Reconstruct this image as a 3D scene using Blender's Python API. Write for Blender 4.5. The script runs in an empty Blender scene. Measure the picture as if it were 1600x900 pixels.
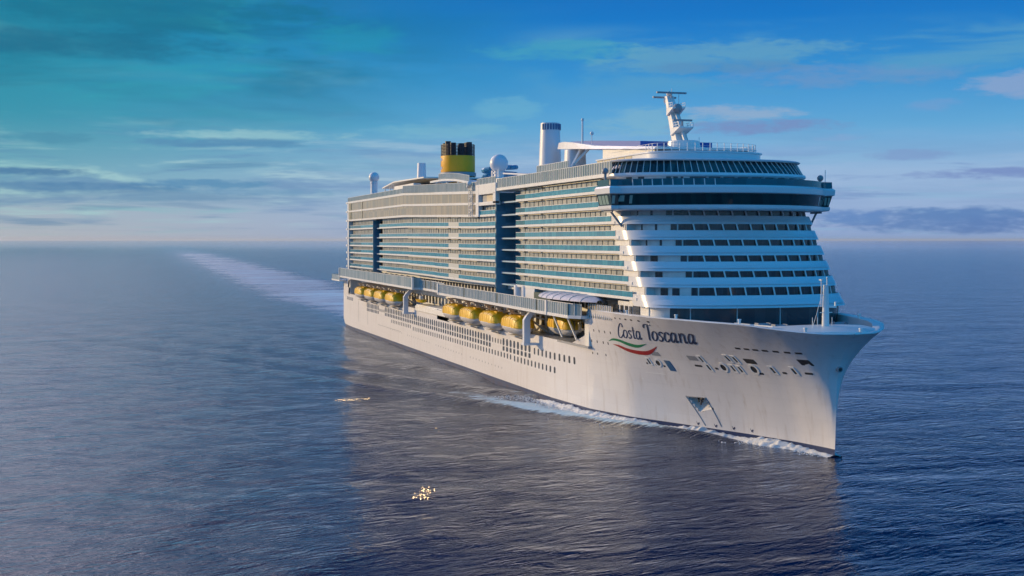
import bpy, math, random
import numpy as np
from mathutils import Matrix, Vector, noise
random.seed(7); np.random.seed(7)
R = math.radians
scene = bpy.context.scene
COL = scene.collection

# ------------------------------------------------------------------ camera
F_PX, VX = 2053.22, 168.38
a_ = math.atan((800-VX)/math.hypot(F_PX, 75)); p_ = math.atan(75/F_PX)
fwd = Vector((-math.cos(a_)*math.cos(p_), math.sin(a_)*math.cos(p_), -math.sin(p_)))
rgt = Vector((math.sin(a_), math.cos(a_), 0)); upv = rgt.cross(fwd)
CAM = Vector((186.39, -111.63, 34.89))
cd = bpy.data.cameras.new('camera'); cam = bpy.data.objects.new('camera', cd); COL.objects.link(cam)
m = Matrix((rgt, upv, -fwd)).transposed().to_4x4(); m.translation = CAM
cam.matrix_world = m
cd.sensor_width = 36; cd.lens = F_PX/1600*36; cd.clip_start = 1; cd.clip_end = 200000
scene.camera = cam

# ------------------------------------------------------------------ light
SUN_EL = R(12)
sv = Vector((-0.73, -0.68, 0)).normalized()          # horizontal direction towards the sun
to_sun = Vector((sv.x*math.cos(SUN_EL), sv.y*math.cos(SUN_EL), math.sin(SUN_EL)))
sl = bpy.data.lights.new('sun', 'SUN'); so = bpy.data.objects.new('sun', sl); COL.objects.link(so)
sl.energy = 3.05; sl.angle = R(0.5); sl.color = (1.0, 0.72, 0.385)
so.rotation_euler = to_sun.to_track_quat('Z', 'Y').to_euler()
scene.view_settings.view_transform = 'Standard'; scene.view_settings.look = 'None'
scene.view_settings.exposure = 0; scene.view_settings.gamma = 1
scene.view_settings.use_curve_mapping = False

scene.cycles.max_bounces = 5; scene.cycles.diffuse_bounces = 2; scene.cycles.glossy_bounces = 3
scene.cycles.use_adaptive_sampling = True; scene.cycles.adaptive_threshold = 0.02
# ---- node helper
class G:
    def __init__(s, tree): s.t = tree; s.n = tree.nodes; s.l = tree.links
    def node(s, typ, **k):
        n = s.n.new(typ)
        for a, b in k.items(): setattr(n, a, b)
        return n
    def set(s, sock, v):
        if hasattr(v, 'is_output') or isinstance(v, bpy.types.NodeSocket): s.l.new(v, sock)
        elif isinstance(v, (tuple, list)) and sock.type == 'RGBA' and len(v) == 3: sock.default_value = (*v, 1)
        else: sock.default_value = v
    def m(s, op, a, b=None, c=None, clamp=False):
        n = s.node('ShaderNodeMath', operation=op, use_clamp=clamp)
        for i, v in enumerate((a, b, c)):
            if v is not None: s.set(n.inputs[i], v)
        return n.outputs[0]
    def mix(s, f, a, b, blend='MIX'):
        n = s.node('ShaderNodeMix', data_type='RGBA', blend_type=blend)
        s.set(n.inputs[0], f); s.set(n.inputs[6], a); s.set(n.inputs[7], b); return n.outputs[2]
    def ramp(s, f, stops, interp='LINEAR'):
        n = s.node('ShaderNodeValToRGB'); cr = n.color_ramp; cr.interpolation = interp
        while len(cr.elements) < len(stops): cr.elements.new(0.5)
        for e, (p, c) in zip(cr.elements, stops):
            e.position = p; e.color = (*c, 1) if len(c) == 3 else c
        s.set(n.inputs[0], f); return n.outputs[0]
    def mapr(s, v, a, b, c=0., d=1., smooth=True):
        n = s.node('ShaderNodeMapRange', interpolation_type='SMOOTHSTEP' if smooth else 'LINEAR')
        s.set(n.inputs[0], v)
        for i, q in enumerate((a, b, c, d)): n.inputs[i+1].default_value = q
        return n.outputs[0]
    def noise(s, vec, scale, detail=4, rough=.55, dist=0., dim='3D'):
        n = s.node('ShaderNodeTexNoise', noise_dimensions=dim)
        s.set(n.inputs['Vector'], vec); n.inputs['Scale'].default_value = scale
        n.inputs['Detail'].default_value = detail; n.inputs['Roughness'].default_value = rough
        n.inputs['Distortion'].default_value = dist
        return n.outputs[0]
    def comb(s, x, y, z):
        n = s.node('ShaderNodeCombineXYZ')
        for i, v in enumerate((x, y, z)): s.set(n.inputs[i], v)
        return n.outputs[0]
    def sep(s, v):
        n = s.node('ShaderNodeSeparateXYZ'); s.set(n.inputs[0], v); return n.outputs

def lin(r, g, b):
    f = lambda c: (c/255/12.92) if c/255 <= .04045 else ((c/255+.055)/1.055)**2.4
    return (f(r), f(g), f(b))

# ------------------------------------------------------------------ world
W = bpy.data.worlds.new('World'); scene.world = W; W.use_nodes = True
g = G(W.node_tree); g.n.clear()
tc = g.node('ShaderNodeTexCoord'); D = tc.outputs['Generated']
dx, dy, dz = g.sep(D)
# heading of the ship's wake side (world -x turned to the right by 17 degrees) is azimuth zero
cx = g.m('ADD', g.m('MULTIPLY', dx, fwd.x), g.m('MULTIPLY', dy, fwd.y))
cy = g.m('ADD', g.m('MULTIPLY', dx, rgt.x), g.m('MULTIPLY', dy, rgt.y))
az = g.m('ARCTAN2', cy, cx); el = g.m('ARCSINE', dz)
elp = g.m('MAXIMUM', el, 0.0)
pos = g.m('POWER', g.m('DIVIDE', elp, 1.57), 0.5)          # ramp position
def P(e): return (e/1.57)**.5
left = g.ramp(pos, [(0, lin(184,182,186)), (P(.02), lin(162,180,194)), (P(.05), lin(112,168,188)), (P(.09), lin(52,148,172)),
                    (P(.14), lin(26,140,166)), (P(.19), lin(20,120,152)), (P(.27), (.74,.70,.86)), (P(.42), (.74,.70,.92)), (P(.7), (.06,.22,.55)), (1, (.0,.14,.42))])
right = g.ramp(pos, [(0, lin(116,156,206)), (P(.012), lin(152,174,214)), (P(.05), lin(152,184,220)), (P(.085), lin(98,168,216)),
                     (P(.12), lin(56,148,212)), (P(.165), lin(20,120,200)), (P(.2), lin(14,104,188)), (P(.3), (.001,.045,.19)), (P(.5), (.0,.05,.22)), (P(.9), (.0,.12,.40)), (1, (.0,.14,.42))])
lr = g.m('MAXIMUM', g.mapr(az, -.42, .12), g.mapr(az, -1.75, -2.3))
back = g.ramp(pos, [(0, (.26,.52,.80)), (P(.05), (.12,.44,.82)), (P(.2), (.02,.32,.78)), (P(.9), (.0,.25,.66)), (1, (.0,.14,.42))])
fill_bank = g.ramp(pos, [(P(.19), lin(20,120,152)), (P(.24), (1.6,1.4,1.6)), (P(.34), (4.0,3.4,3.6)), (P(.6), (3.2,2.9,3.2)), (P(.8), (.06,.22,.55)), (1, (.0,.14,.42))])  # bright patch added above the frame to lighten the sea on the left
bk = g.m('MULTIPLY', g.m('MULTIPLY', g.mapr(az, -.10, -.38), g.mapr(az, -1.0, -.75)), g.mapr(el, .19, .25))
left = g.mix(bk, left, fill_bank)
sky = g.mix(lr, left, right)
bb = g.m('MAXIMUM', g.mapr(az, .7, 1.3), g.mapr(az, -1.9, -2.4))
sky = g.mix(bb, sky, back)
# sun side glow (the sun stands outside the frame)
ds = g.m('ADD', g.m('MULTIPLY', dx, to_sun.x), g.m('ADD', g.m('MULTIPLY', dy, to_sun.y), g.m('MULTIPLY', dz, to_sun.z)))
gl = g.mapr(ds, .86, 1.0)
sky = g.mix(gl, sky, (.95,.80,.72))
# clouds on a flat layer
inv = g.m('DIVIDE', 1.0, g.m('ADD', g.m('MAXIMUM', dz, 0.0), 0.035))
px = g.m('MULTIPLY', dx, inv); py = g.m('MULTIPLY', dy, inv)
cv = g.comb(px, py, 0.0)
n1 = g.noise(cv, .55, 4, .58, .4); n2 = g.noise(cv, .17, 2, .5)
cl = g.mapr(g.m('ADD', g.m('MULTIPLY', n1, .7), g.m('MULTIPLY', n2, .5)), .60, .78)
lowf = g.mapr(el, .10, .03)
highf = g.mapr(el, .0, .01)
azl = g.m('MULTIPLY', g.mapr(az, .0, -.25, .35, 1.0), g.m('MULTIPLY_ADD', g.m('MULTIPLY', lr, g.mapr(el, .06, .12)), -.7, 1.0))
cl = g.m('MULTIPLY', g.m('MULTIPLY', cl, highf), azl)
ccol_low = g.mix(lr, lin(82,132,168), lin(105,140,190))
ccol_hi = g.mix(lr, lin(12,112,142), lin(70,140,190))
ccol = g.mix(lowf, ccol_hi, ccol_low)
elc = g.mapr(el, .215, .185)
sky = g.mix(g.m('MULTIPLY', g.m('MULTIPLY', cl, .62), elc), sky, ccol)
# light cloud tops: the same layer sampled a little higher
lt = g.mapr(g.noise(g.comb(g.m('ADD', px, .35), g.m('ADD', py, -.2), 1.7), .45, 5, .6, .6), .52, .74)
ltc = g.mix(lr, lin(120,190,190), lin(130,185,215))
sky = g.mix(g.m('MULTIPLY', g.m('MULTIPLY', g.m('MULTIPLY', lt, g.m('MULTIPLY_ADD', g.m('MULTIPLY', lr, g.mapr(el, .04, .10)), -.38, .45)), highf), elc), sky, ltc)
# streaked bank low on the left, broad soft layers higher up
def layer(ka, ke, seed, sh=0., det=4, rough=.6):
    return g.noise(g.comb(g.m('MULTIPLY', az, ka), g.m('MULTIPLY', g.m('ADD', el, sh), ke), seed), 1.0, det, rough, .35)
lowl = g.m('MULTIPLY', g.mapr(az, .12, -.12, .25, 1.), g.m('MULTIPLY', g.mapr(el, .004, .02), g.mapr(el, .10, .055)))
A0 = g.mapr(layer(9., 85., 2.), .47, .66); A1 = g.mapr(layer(9., 85., 2., -.006), .47, .66)
sky = g.mix(g.m('MULTIPLY', g.m('MULTIPLY', A1, g.m('SUBTRACT', 1., A0)), g.m('MULTIPLY', lowl, .75)), sky, g.mix(lr, lin(160,205,205), lin(175,195,222)))
sky = g.mix(g.m('MULTIPLY', A0, g.m('MULTIPLY', lowl, .58)), sky, g.mix(lr, lin(84,134,178), lin(118,148,196)))
hil = g.m('MULTIPLY', g.mapr(az, .05, -.2), g.m('MULTIPLY', g.mapr(el, .075, .12), g.mapr(el, .22, .19)))
B0 = g.mapr(layer(5., 26., 9.), .40, .66)
sky = g.mix(g.m('MULTIPLY', B0, g.m('MULTIPLY', hil, .6)), sky, lin(16,104,136))
B1 = g.mapr(layer(6., 30., 14.), .50, .70)
sky = g.mix(g.m('MULTIPLY', B1, g.m('MULTIPLY', hil, .6)), sky, lin(48,162,178))
hir = g.m('MULTIPLY', g.mapr(az, -.02, .05), g.m('MULTIPLY', g.mapr(el, .10, .125), g.mapr(el, .165, .145)))
C0 = g.mapr(layer(7., 40., 21.), .46, .66)
sky = g.mix(g.m('MULTIPLY', C0, g.m('MULTIPLY', hir, .7)), sky, lin(92,160,198))
lowr = g.m('MULTIPLY', g.mapr(az, .02, .15), g.m('MULTIPLY', g.mapr(el, .006, .02), g.mapr(el, .075, .05)))
D0 = g.mapr(layer(7., 95., 33.), .54, .68)
sky = g.mix(g.m('MULTIPLY', D0, g.m('MULTIPLY', lowr, .7)), sky, lin(116,146,198))
# single clouds at their own bearings
wn = g.noise(g.comb(g.m('MULTIPLY', az, 14.), g.m('MULTIPLY', el, 60.), 0.), 1.0, 4, .62, .3)
wn2 = g.noise(g.comb(g.m('MULTIPLY', az, 30.), g.m('MULTIPLY', el, 110.), 4.), 1.0, 3, .6)
wn3 = g.noise(g.comb(g.m('MULTIPLY', az, 70.), g.m('MULTIPLY', el, 240.), 8.), 1.0, 2, .65)
def blob(pxx, pyy, sx, sy, col, k, base=0.0):
    global sky
    u0 = math.atan((pxx-800)/F_PX); e0 = math.atan((375-pyy)/F_PX*math.cos(u0))
    du = g.m('DIVIDE', g.m('SUBTRACT', az, u0), sx/F_PX); de = g.m('DIVIDE', g.m('SUBTRACT', el, e0), sy/F_PX)
    q = g.m('ADD', g.m('MULTIPLY', du, du), g.m('MULTIPLY', de, de))
    q = g.m('ADD', q, g.m('MULTIPLY', g.m('SUBTRACT', wn, .5), 3.4))
    q = g.m('ADD', q, g.m('MULTIPLY', g.m('SUBTRACT', wn2, .5), 1.2))
    k_ = g.mapr(g.m('ADD', q, g.m('MULTIPLY', g.m('SUBTRACT', wn3, .5), 1.6)), 1.25, .0)
    sky = g.mix(g.m('MULTIPLY', k_, k), sky, col)
blob(900, 82, 130, 20, lin(74,166,188), .6); blob(1120, 88, 210, 26, lin(96,160,196), .8); blob(1300, 118, 190, 20, lin(104,150,200), .75)
blob(1150, 105, 120, 12, lin(84,140,190), .6)
blob(560, 62, 80, 34, lin(34,150,176), .5); blob(260, 20, 260, 30, lin(16,110,140), .6); blob(120, 70, 260, 22, lin(18,104,138), .55)
blob(800, 168, 60, 18, lin(112,180,208), .5); blob(1010, 190, 90, 22, lin(128,180,205), .6)
blob(1150, 178, 90, 14, lin(150,175,205), .75); blob(1180, 200, 130, 13, lin(118,145,195), .9)
blob(1590, 132, 75, 20, lin(140,165,205), .8); blob(1460, 166, 50, 10, lin(118,158,208), .55)
blob(1425, 242, 75, 9, lin(126,156,204), .7); blob(1530, 272, 95, 9, lin(120,145,198), .85); blob(1310, 215, 45, 8, lin(140,165,210), .5)
blob(1480, 345, 230, 20, lin(92,132,188), .95); blob(1330, 338, 70, 14, lin(96,138,196), .8); blob(1600, 352, 140, 14, lin(88,126,184), .8)
blob(380, 212, 150, 9, lin(150,196,205), .7); blob(370, 224, 140, 8, lin(84,140,180), .8)
blob(70, 268, 90, 7, lin(66,120,165), .85); blob(130, 292, 150, 8, lin(74,128,172), .7); blob(330, 288, 110, 8, lin(82,140,182), .8)
blob(80, 215, 70, 10, lin(70,140,170), .6); blob(220, 306, 200, 9, lin(100,145,180), .6); blob(420, 300, 120, 7, lin(108,155,190), .6)
blob(640, 250, 120, 10, lin(140,178,205), .6); blob(690, 205, 110, 12, lin(120,182,206), .6)
ground = g.mapr(el, .002, -.01)
sky = g.mix(ground, sky, (.05,.12,.25))
# physical sky for the daylight part of the dome, same sun direction
ns = g.node('ShaderNodeTexSky', sky_type='NISHITA'); ns.sun_disc = False
ns.sun_elevation = SUN_EL; ns.sun_rotation = math.atan2(to_sun.x, to_sun.y)
skym = g.mix(.03, sky, g.mix(1.0, ns.outputs[0], (.05,.06,.09), 'MULTIPLY'))
bg = g.node('ShaderNodeBackground'); g.set(bg.inputs[0], skym); bg.inputs[1].default_value = 1.0
wo = g.node('ShaderNodeOutputWorld'); g.l.new(bg.outputs[0], wo.inputs[0])

# ------------------------------------------------------------------ materials
def mat(name, col, rough=.5, metal=0., spec=.5, noise_amt=0., nscale=.3, bump=0., bscale=2., var=None, stretch=(1,1,1)):
    M = bpy.data.materials.new(name); M.use_nodes = True
    g = G(M.node_tree); b = g.n['Principled BSDF']
    b.inputs['Roughness'].default_value = rough; b.inputs['Metallic'].default_value = metal
    b.inputs['Specular IOR Level'].default_value = spec
    c = (*col, 1)
    b.inputs['Base Color'].default_value = c
    t = g.node('ShaderNodeTexCoord').outputs['Object']
    if stretch != (1,1,1):
        mp = g.node('ShaderNodeMapping'); g.set(mp.inputs[0], t); mp.inputs['Scale'].default_value = stretch; t = mp.outputs[0]
    if noise_amt:
        n = g.noise(t, nscale, 5, .6)
        d = var or tuple(x*.55 for x in col)
        f = g.m('MULTIPLY', g.mapr(n, .35, .75), noise_amt)
        g.set(b.inputs['Base Color'], g.mix(f, col, d))
    if bump:
        bn = g.node('ShaderNodeBump'); bn.inputs['Strength'].default_value = bump; bn.inputs['Distance'].default_value = .05
        g.set(bn.inputs['Height'], g.noise(t, bscale, 4, .6)); g.l.new(bn.outputs[0], b.inputs['Normal'])
    return M

def cell_mat(name, cols, wx, wz, rough=.25, spec=.5, frame=None, fw=.06, z0=0.):
    """panels laid out in metres along x (or y) and z, each cell its own tone, thin frames between"""
    M = bpy.data.materials.new(name); M.use_nodes = True
    g = G(M.node_tree); b = g.n['Principled BSDF']
    b.inputs['Roughness'].default_value = rough; b.inputs['Specular IOR Level'].default_value = spec
    o = g.sep(g.node('ShaderNodeTexCoord').outputs['Object'])
    s = g.m('ADD', o[0], g.m('MULTIPLY', o[1], 1.0))
    u = g.m('DIVIDE', g.m('ADD', s, 1000.), wx); w = g.m('DIVIDE', g.m('ADD', o[2], z0), wz)
    wn = g.node('ShaderNodeTexWhiteNoise', noise_dimensions='2D'); g.set(wn.inputs['Vector'], g.comb(g.m('FLOOR', u), g.m('FLOOR', w), 0.))
    st = [(i/len(cols), c) for i, c in enumerate(cols)]
    col = g.ramp(wn.outputs['Value'], st, 'CONSTANT')
    if frame:
        fr = g.m('FRACT', u); k = g.m('LESS_THAN', fr, fw); col = g.mix(k, col, frame)
    g.set(b.inputs['Base Color'], col)
    return M

def hull_mat():
    M = bpy.data.materials.new('hull paint'); M.use_nodes = True
    g = G(M.node_tree); b = g.n['Principled BSDF']; b.inputs['Roughness'].default_value = .38
    t = g.node('ShaderNodeTexCoord').outputs['Object']; x, y, z = g.sep(t)
    # welded plates: each plate a slightly different tone, seams and rust weeps
    u = g.m('DIVIDE', g.m('ADD', x, 1000.), 9.); w = g.m('DIVIDE', g.m('ADD', z, 10.), 2.6)
    wn = g.node('ShaderNodeTexWhiteNoise', noise_dimensions='2D'); g.set(wn.inputs['Vector'], g.comb(g.m('FLOOR', u), g.m('FLOOR', w), 0.))
    base = g.mix(g.m('MULTIPLY', wn.outputs['Value'], .4), (.80,.77,.75), (.74,.70,.68))
    wv = g.noise(g.comb(g.m('MULTIPLY', x, .9), g.m('MULTIPLY', y, .9), g.m('MULTIPLY', z, .08)), 1., 5, .6)
    base = g.mix(g.m('MULTIPLY', g.mapr(wv, .5, .8), .42), base, (.50,.42,.34))
    seam = g.m('MAXIMUM', g.m('LESS_THAN', g.m('FRACT', u), .008), g.m('LESS_THAN', g.m('FRACT', w), .022))
    base = g.mix(g.m('MULTIPLY', seam, .16), base, (.40,.38,.37))
    boot = g.m('LESS_THAN', z, 1.15)
    base = g.mix(boot, base, (.012,.035,.12))
    ln = g.m('MULTIPLY', g.m('LESS_THAN', z, .42), g.mapr(g.noise(t, .3, 3), .4, .6))
    base = g.mix(g.m('MULTIPLY', ln, .5), base, (.06,.02,.03))
    g.set(b.inputs['Base Color'], base)
    bn = g.node('ShaderNodeBump'); bn.inputs['Strength'].default_value = .35; bn.inputs['Distance'].default_value = .12
    h = g.noise(g.comb(g.m('MULTIPLY', x, .35), g.m('MULTIPLY', y, .35), g.m('MULTIPLY', z, .5)), 1., 3, .5)
    g.set(bn.inputs['Height'], g.m('ADD', h, g.m('MULTIPLY', seam, -.15))); g.l.new(bn.outputs[0], b.inputs['Normal'])
    return M
M = {}
M['hull'] = hull_mat()
M['white'] = mat('white paint', (.87,.85,.81), .34, noise_amt=.3, nscale=.5, var=(.62,.58,.54), stretch=(1,1,.3))
M['white_rough'] = mat('white superstructure steel', (.84,.82,.77), .5, noise_amt=.35, nscale=.8, var=(.55,.52,.48), stretch=(1,1,.25))
M['band'] = mat('white bulwark', (.80,.80,.80), .3, noise_amt=.22, nscale=.25, var=(.68,.67,.66))
M['deck'] = mat('painted steel deck', (.10,.16,.24), .55, noise_amt=.5, nscale=.4)
M['teak'] = mat('teak deck', (.30,.20,.12), .6, noise_amt=.5, nscale=1.)
M['teal'] = cell_mat('teal tinted balustrade glass', [(.05,.28,.38),(.06,.32,.42),(.045,.26,.36),(.08,.36,.45),(.055,.30,.40)], 1.45, 5., .10, .7, frame=(.05,.12,.16), fw=.05)
M['teal_dark'] = cell_mat('dark teal glass', [(.006,.09,.12),(.009,.11,.14),(.005,.075,.10)], 1.45, 5., .10, .6)
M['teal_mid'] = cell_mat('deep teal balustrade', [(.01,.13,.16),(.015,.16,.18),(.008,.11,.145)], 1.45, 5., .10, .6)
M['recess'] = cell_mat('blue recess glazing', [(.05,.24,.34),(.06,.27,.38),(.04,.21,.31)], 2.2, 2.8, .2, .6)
M['pale_panel'] = mat('pale balcony panel', (.62,.62,.56), .35)
M['cabin'] = cell_mat('cabin glass wall', [(.50,.49,.42),(.44,.44,.39),(.55,.53,.45),(.47,.47,.41),(.38,.39,.36),(.58,.54,.45)], 1.42, 2.8, .22, .6, frame=(.55,.53,.48), fw=.10)
M['cream'] = mat('sunlit soffit cream', (.80,.70,.45), .5)  # pale tone stands in for sunlight on the balcony ceilings
M['glass_front'] = cell_mat('front cabin glass', [(.02,.028,.035),(.035,.035,.04),(.015,.03,.04),(.05,.045,.045),(.03,.045,.06)], .95, 2.8, .12, .6, frame=(.06,.08,.09), fw=.06)
M['bridge_glass'] = cell_mat('bridge glass', [(.002,.035,.04),(.003,.045,.05),(.002,.03,.035)], 1.2, 9., .08, .5)
M['lounge_glass'] = cell_mat('lounge glass', [(.004,.03,.04),(.008,.05,.06),(.003,.022,.03),(.02,.07,.075)], 1.6, 9., .10, .6)
M['sand_glass'] = cell_mat('bronze glass wall', [(.42,.34,.22),(.46,.37,.24),(.38,.32,.22),(.50,.40,.25),(.36,.32,.23)], 1.6, 9., .22, .6, frame=(.36,.32,.24), fw=.05)
M['rail_glass'] = cell_mat('grey screen glass', [(.27,.33,.31),(.33,.37,.34),(.22,.29,.28),(.36,.39,.35)], 1.3, 9., .16, .6)
M['prom_glass'] = cell_mat('promenade screen glass', [(.32,.38,.37),(.37,.42,.40),(.28,.35,.35),(.42,.46,.43)], 1.2, 9., .14, .6)
M['window'] = mat('dark window glass', (.075,.075,.072), .10, spec=.7)
M['navy'] = mat('navy lettering', (.012,.022,.085), .4)
M['green'] = mat('green stripe', (.0,.21,.075), .4)
M['red'] = mat('red stripe', (.38,.012,.010), .4)
M['steel'] = mat('grey steel', (.30,.31,.33), .45)
M['dark'] = mat('dark opening', (.03,.03,.035), .6)
M['black'] = mat('black funnel pipe', (.010,.010,.022), .45)
M['yellow'] = mat('yellow funnel paint', (.95,.43,.003), .42, noise_amt=.3, nscale=.4, var=(.55,.38,.01), stretch=(1,1,.3))
M['emblem'] = mat('pale blue emblem', (.22,.28,.55), .4)
M['orange'] = mat('lifeboat canopy', (.97,.56,.0), .40, noise_amt=.35, nscale=.9, var=(.75,.33,.0))
M['boat_white'] = mat('lifeboat hull', (.76,.73,.70), .32, noise_amt=.3, nscale=.8, var=(.55,.50,.44))
M['blue_roof'] = mat('blue canopy cloth', (.03,.11,.42), .6)
M['awning'] = mat('pale awning', (.55,.55,.66), .55, noise_amt=.3, nscale=.7)
M['umbrella'] = mat('dark green parasol', (.02,.07,.06), .8)
M['davit'] = mat('davit steel', (.66,.62,.55), .45, noise_amt=.3, nscale=1.2, var=(.45,.36,.25))
M['radome'] = mat('radome shell', (.74,.75,.78), .4)
M['foam'] = mat('sea foam', (.80,.80,.80), .75, noise_amt=.5, nscale=1.3, var=(.35,.38,.40), bump=.9, bscale=2.5)

# ------------------------------------------------------------------ mesh builder
class MB:
    def __init__(s): s.v = []; s.f = []
    def add(s, vs, fs):
        n = len(s.v); s.v += [tuple(map(float, p)) for p in vs]; s.f += [tuple(i+n for i in f) for f in fs]
    def box(s, x0, x1, y0, y1, z0, z1):
        s.gbox(x0, x1, y0, y1, lambda x: z0, lambda x: z1)
    def gbox(s, x0, x1, y0, y1, zf0, zf1):
        vs = [(x, y, z(x)) for z in (zf0, zf1) for x, y in ((x0,y0),(x1,y0),(x1,y1),(x0,y1))]
        s.add(vs, [(3,2,1,0),(4,5,6,7),(0,1,5,4),(1,2,6,5),(2,3,7,6),(3,0,4,7)])
    def loft(s, rings, closed=True, caps=True):
        n = len(rings[0]); vs = [p for r in rings for p in r]; fs = []
        for i in range(len(rings)-1):
            for j in range(n if closed else n-1):
                k = (j+1) % n; fs.append((i*n+j, i*n+k, (i+1)*n+k, (i+1)*n+j))
        if caps and closed: fs += [tuple(reversed(range(n))), tuple(range((len(rings)-1)*n, len(rings)*n))]
        s.add(vs, fs)
    def tube(s, p0, p1, r0, r1=None, n=8):
        r1 = r0 if r1 is None else r1; p0 = Vector(p0); p1 = Vector(p1); d = (p1-p0).normalized()
        q = d.orthogonal().normalized(); w = d.cross(q)
        s.loft([[p + (q*math.cos(t)+w*math.sin(t))*r for t in [2*math.pi*i/n for i in range(n)]] for p, r in ((p0,r0),(p1,r1))])
    def bar(s, p0, p1, w, h):
        p0 = Vector(p0); p1 = Vector(p1); d = (p1-p0).normalized(); u = Vector((0,0,1))
        if abs(d.z) > .95: u = Vector((1,0,0))
        q = d.cross(u).normalized(); t = q.cross(d)
        s.loft([[p+q*a*w/2+t*b*h/2 for a, b in ((-1,-1),(1,-1),(1,1),(-1,1))] for p in (p0, p1)])
    def lathe(s, c, prof, n=32, ex=1., ey=1., lean=(0,0)):
        rings = [[(c[0]+r*ex*math.cos(2*math.pi*i/n)+lean[0]*z, c[1]+r*ey*math.sin(2*math.pi*i/n)+lean[1]*z, c[2]+z) for i in range(n)] for r, z in prof]
        s.loft(rings)
    def sphere(s, c, r, n=28, m=16, sz=1.):
        s.lathe(c, [(max(r*math.sin(math.pi*i/m), 1e-3), -r*sz*math.cos(math.pi*i/m)) for i in range(m+1)], n)
    def obj(s, name, material, parent=None, smooth=False, bevel=0.):
        me = bpy.data.meshes.new(name); me.from_pydata(s.v, [], s.f); me.update()
        me.materials.append(material)
        if smooth:
            for p in me.polygons: p.use_smooth = True
            try: me.set_sharp_from_angle(angle=R(38))
            except Exception: pass
        o = bpy.data.objects.new(name, me); COL.objects.link(o)
        if parent: o.parent = parent
        if bevel:
            b = o.modifiers.new('bevel', 'BEVEL'); b.width = bevel; b.segments = 2; b.limit_method = 'ANGLE'
        return o
def sides(mb, name, material, parent=None):
    """one object per side of the ship; returns (starboard, port)"""
    out = []
    for sg in (-1, 1):
        q = MB(); mp = {}
        for f in mb.f:
            c = sum(mb.v[i][1] for i in f)/len(f)
            if c*sg > 0 or (c == 0 and sg < 0):
                g_ = []
                for i in f:
                    if i not in mp: mp[i] = len(q.v); q.v.append(mb.v[i])
                    g_.append(mp[i])
                q.f.append(tuple(g_))
        out.append(q.obj(name, material, parent) if q.f else None)
    return out
def tag(o, label, cat, group=None, kind=None):
    if label: o['label'] = label
    if cat: o['category'] = cat
    if group: o['group'] = group
    if kind: o['kind'] = kind
    return o
def thing(name, label, cat, loc=(0,0,0), group=None):
    o = bpy.data.objects.new(name, None); COL.objects.link(o); o.location = loc
    return tag(o, label, cat, group)

# ------------------------------------------------------------------ hull shape
BD = np.array([[0,0],[.6,2.9],[1.5,4.8],[3,6.7],[6,9.0],[12,12.1],[22,15.6],[31,18.2],[40,20.1],[50,21],[80,21]])
BW = np.array([[0,0],[3,.45],[8.7,1.7],[20,5.5],[37,12.3],[46,16.2],[60,19.6],[80,21],[100,21]])
def smooth_table(T):
    xs = np.linspace(0, T[-1,0], 400); ys = np.interp(xs, T[:,0], T[:,1])
    k = np.hanning(23); k /= k.sum(); e = np.concatenate([-ys[11:0:-1], ys, [ys[-1]]*11])
    s = np.convolve(e, k, 'valid'); s[0] = 0
    w = np.clip(xs/6, 0, 1); return xs, s*w+ys*(1-w)
BDs, BWs = smooth_table(BD), smooth_table(BW)
def stem(z): return .3 + .04*z + 5.2*max(0, (z-11)/9.5)**2.2 if z > 0 else .3
def hb(x, z):
    t = min(max(z/20.5, 0), 1.05); q = t**1.9; d = stem(z)-x
    if d <= 0: return 0.
    b = (1-q)*np.interp(d, *BWs)+q*np.interp(d, *BDs)
    if x < -318: b *= 1-.10*min(1, ((-318-x)/34))**2
    return float(b)
def hp(x, z, off=0.):
    e = .05; b = hb(x, z)
    n = Vector((-(hb(x+e, z)-hb(x-e, z))/(2*e), -1, -(hb(x, z+e)-hb(x, z-e))/(2*e)))
    # surface y=-b ; outward normal
    n = Vector(((hb(x+e, z)-hb(x-e, z))/(2*e)*-1, -1., -(hb(x, z+e)-hb(x, z-e))/(2*e)))
    n.normalize()
    return Vector((x, -b, z)) + n*off
def patch(mb, pts, off=.03, thick=.06, sub=1):
    """flat outline in (x,z) wrapped on the starboard plating"""
    P0 = [hp(x, z, off+thick) for x, z in pts]; P1 = [hp(x, z, -.02) for x, z in pts]
    n = len(pts); mb.add(P0+P1, [tuple(range(n))] + [(i, i+n, (i+1) % n+n, (i+1) % n) for i in range(n)])
def rect(x, z, w, h, sh=0., rnd=0., n=3):
    if not rnd: return [(x-w/2-sh*h/2, z-h/2), (x+w/2-sh*h/2, z-h/2), (x+w/2+sh*h/2, z+h/2), (x-w/2+sh*h/2, z+h/2)]
    out = []
    for cx_, cz_, a0 in ((x+w/2-rnd, z+h/2-rnd, 0), (x-w/2+rnd, z+h/2-rnd, 90), (x-w/2+rnd, z-h/2+rnd, 180), (x+w/2-rnd, z-h/2+rnd, 270)):
        for i in range(n+1):
            t = R(a0+90*i/n); out.append((cx_+rnd*math.cos(t)+sh*(cz_-z), cz_+rnd*math.sin(t)))
    return out
def ring_patch(mb, outer, inner, off=.03, thick=.12):
    thick *= .5; n = len(outer); A = [hp(x, z, off+thick) for x, z in outer]; B = [hp(x, z, off+thick) for x, z in inner]
    C_ = [hp(x, z, -.02) for x, z in outer]; D_ = [hp(x, z, -.02) for x, z in inner]
    fs = []
    for i in range(n):
        k = (i+1) % n; fs += [(i, k, n+k, n+i), (i, 2*n+i, 2*n+k, k), (n+i, n+k, 3*n+k, 3*n+i)]
    mb.add(A+B+C_+D_, fs)

ship = thing('cruise_ship', 'huge white cruise ship under way with yellow funnel and stacked balcony decks', 'cruise ship')

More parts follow.
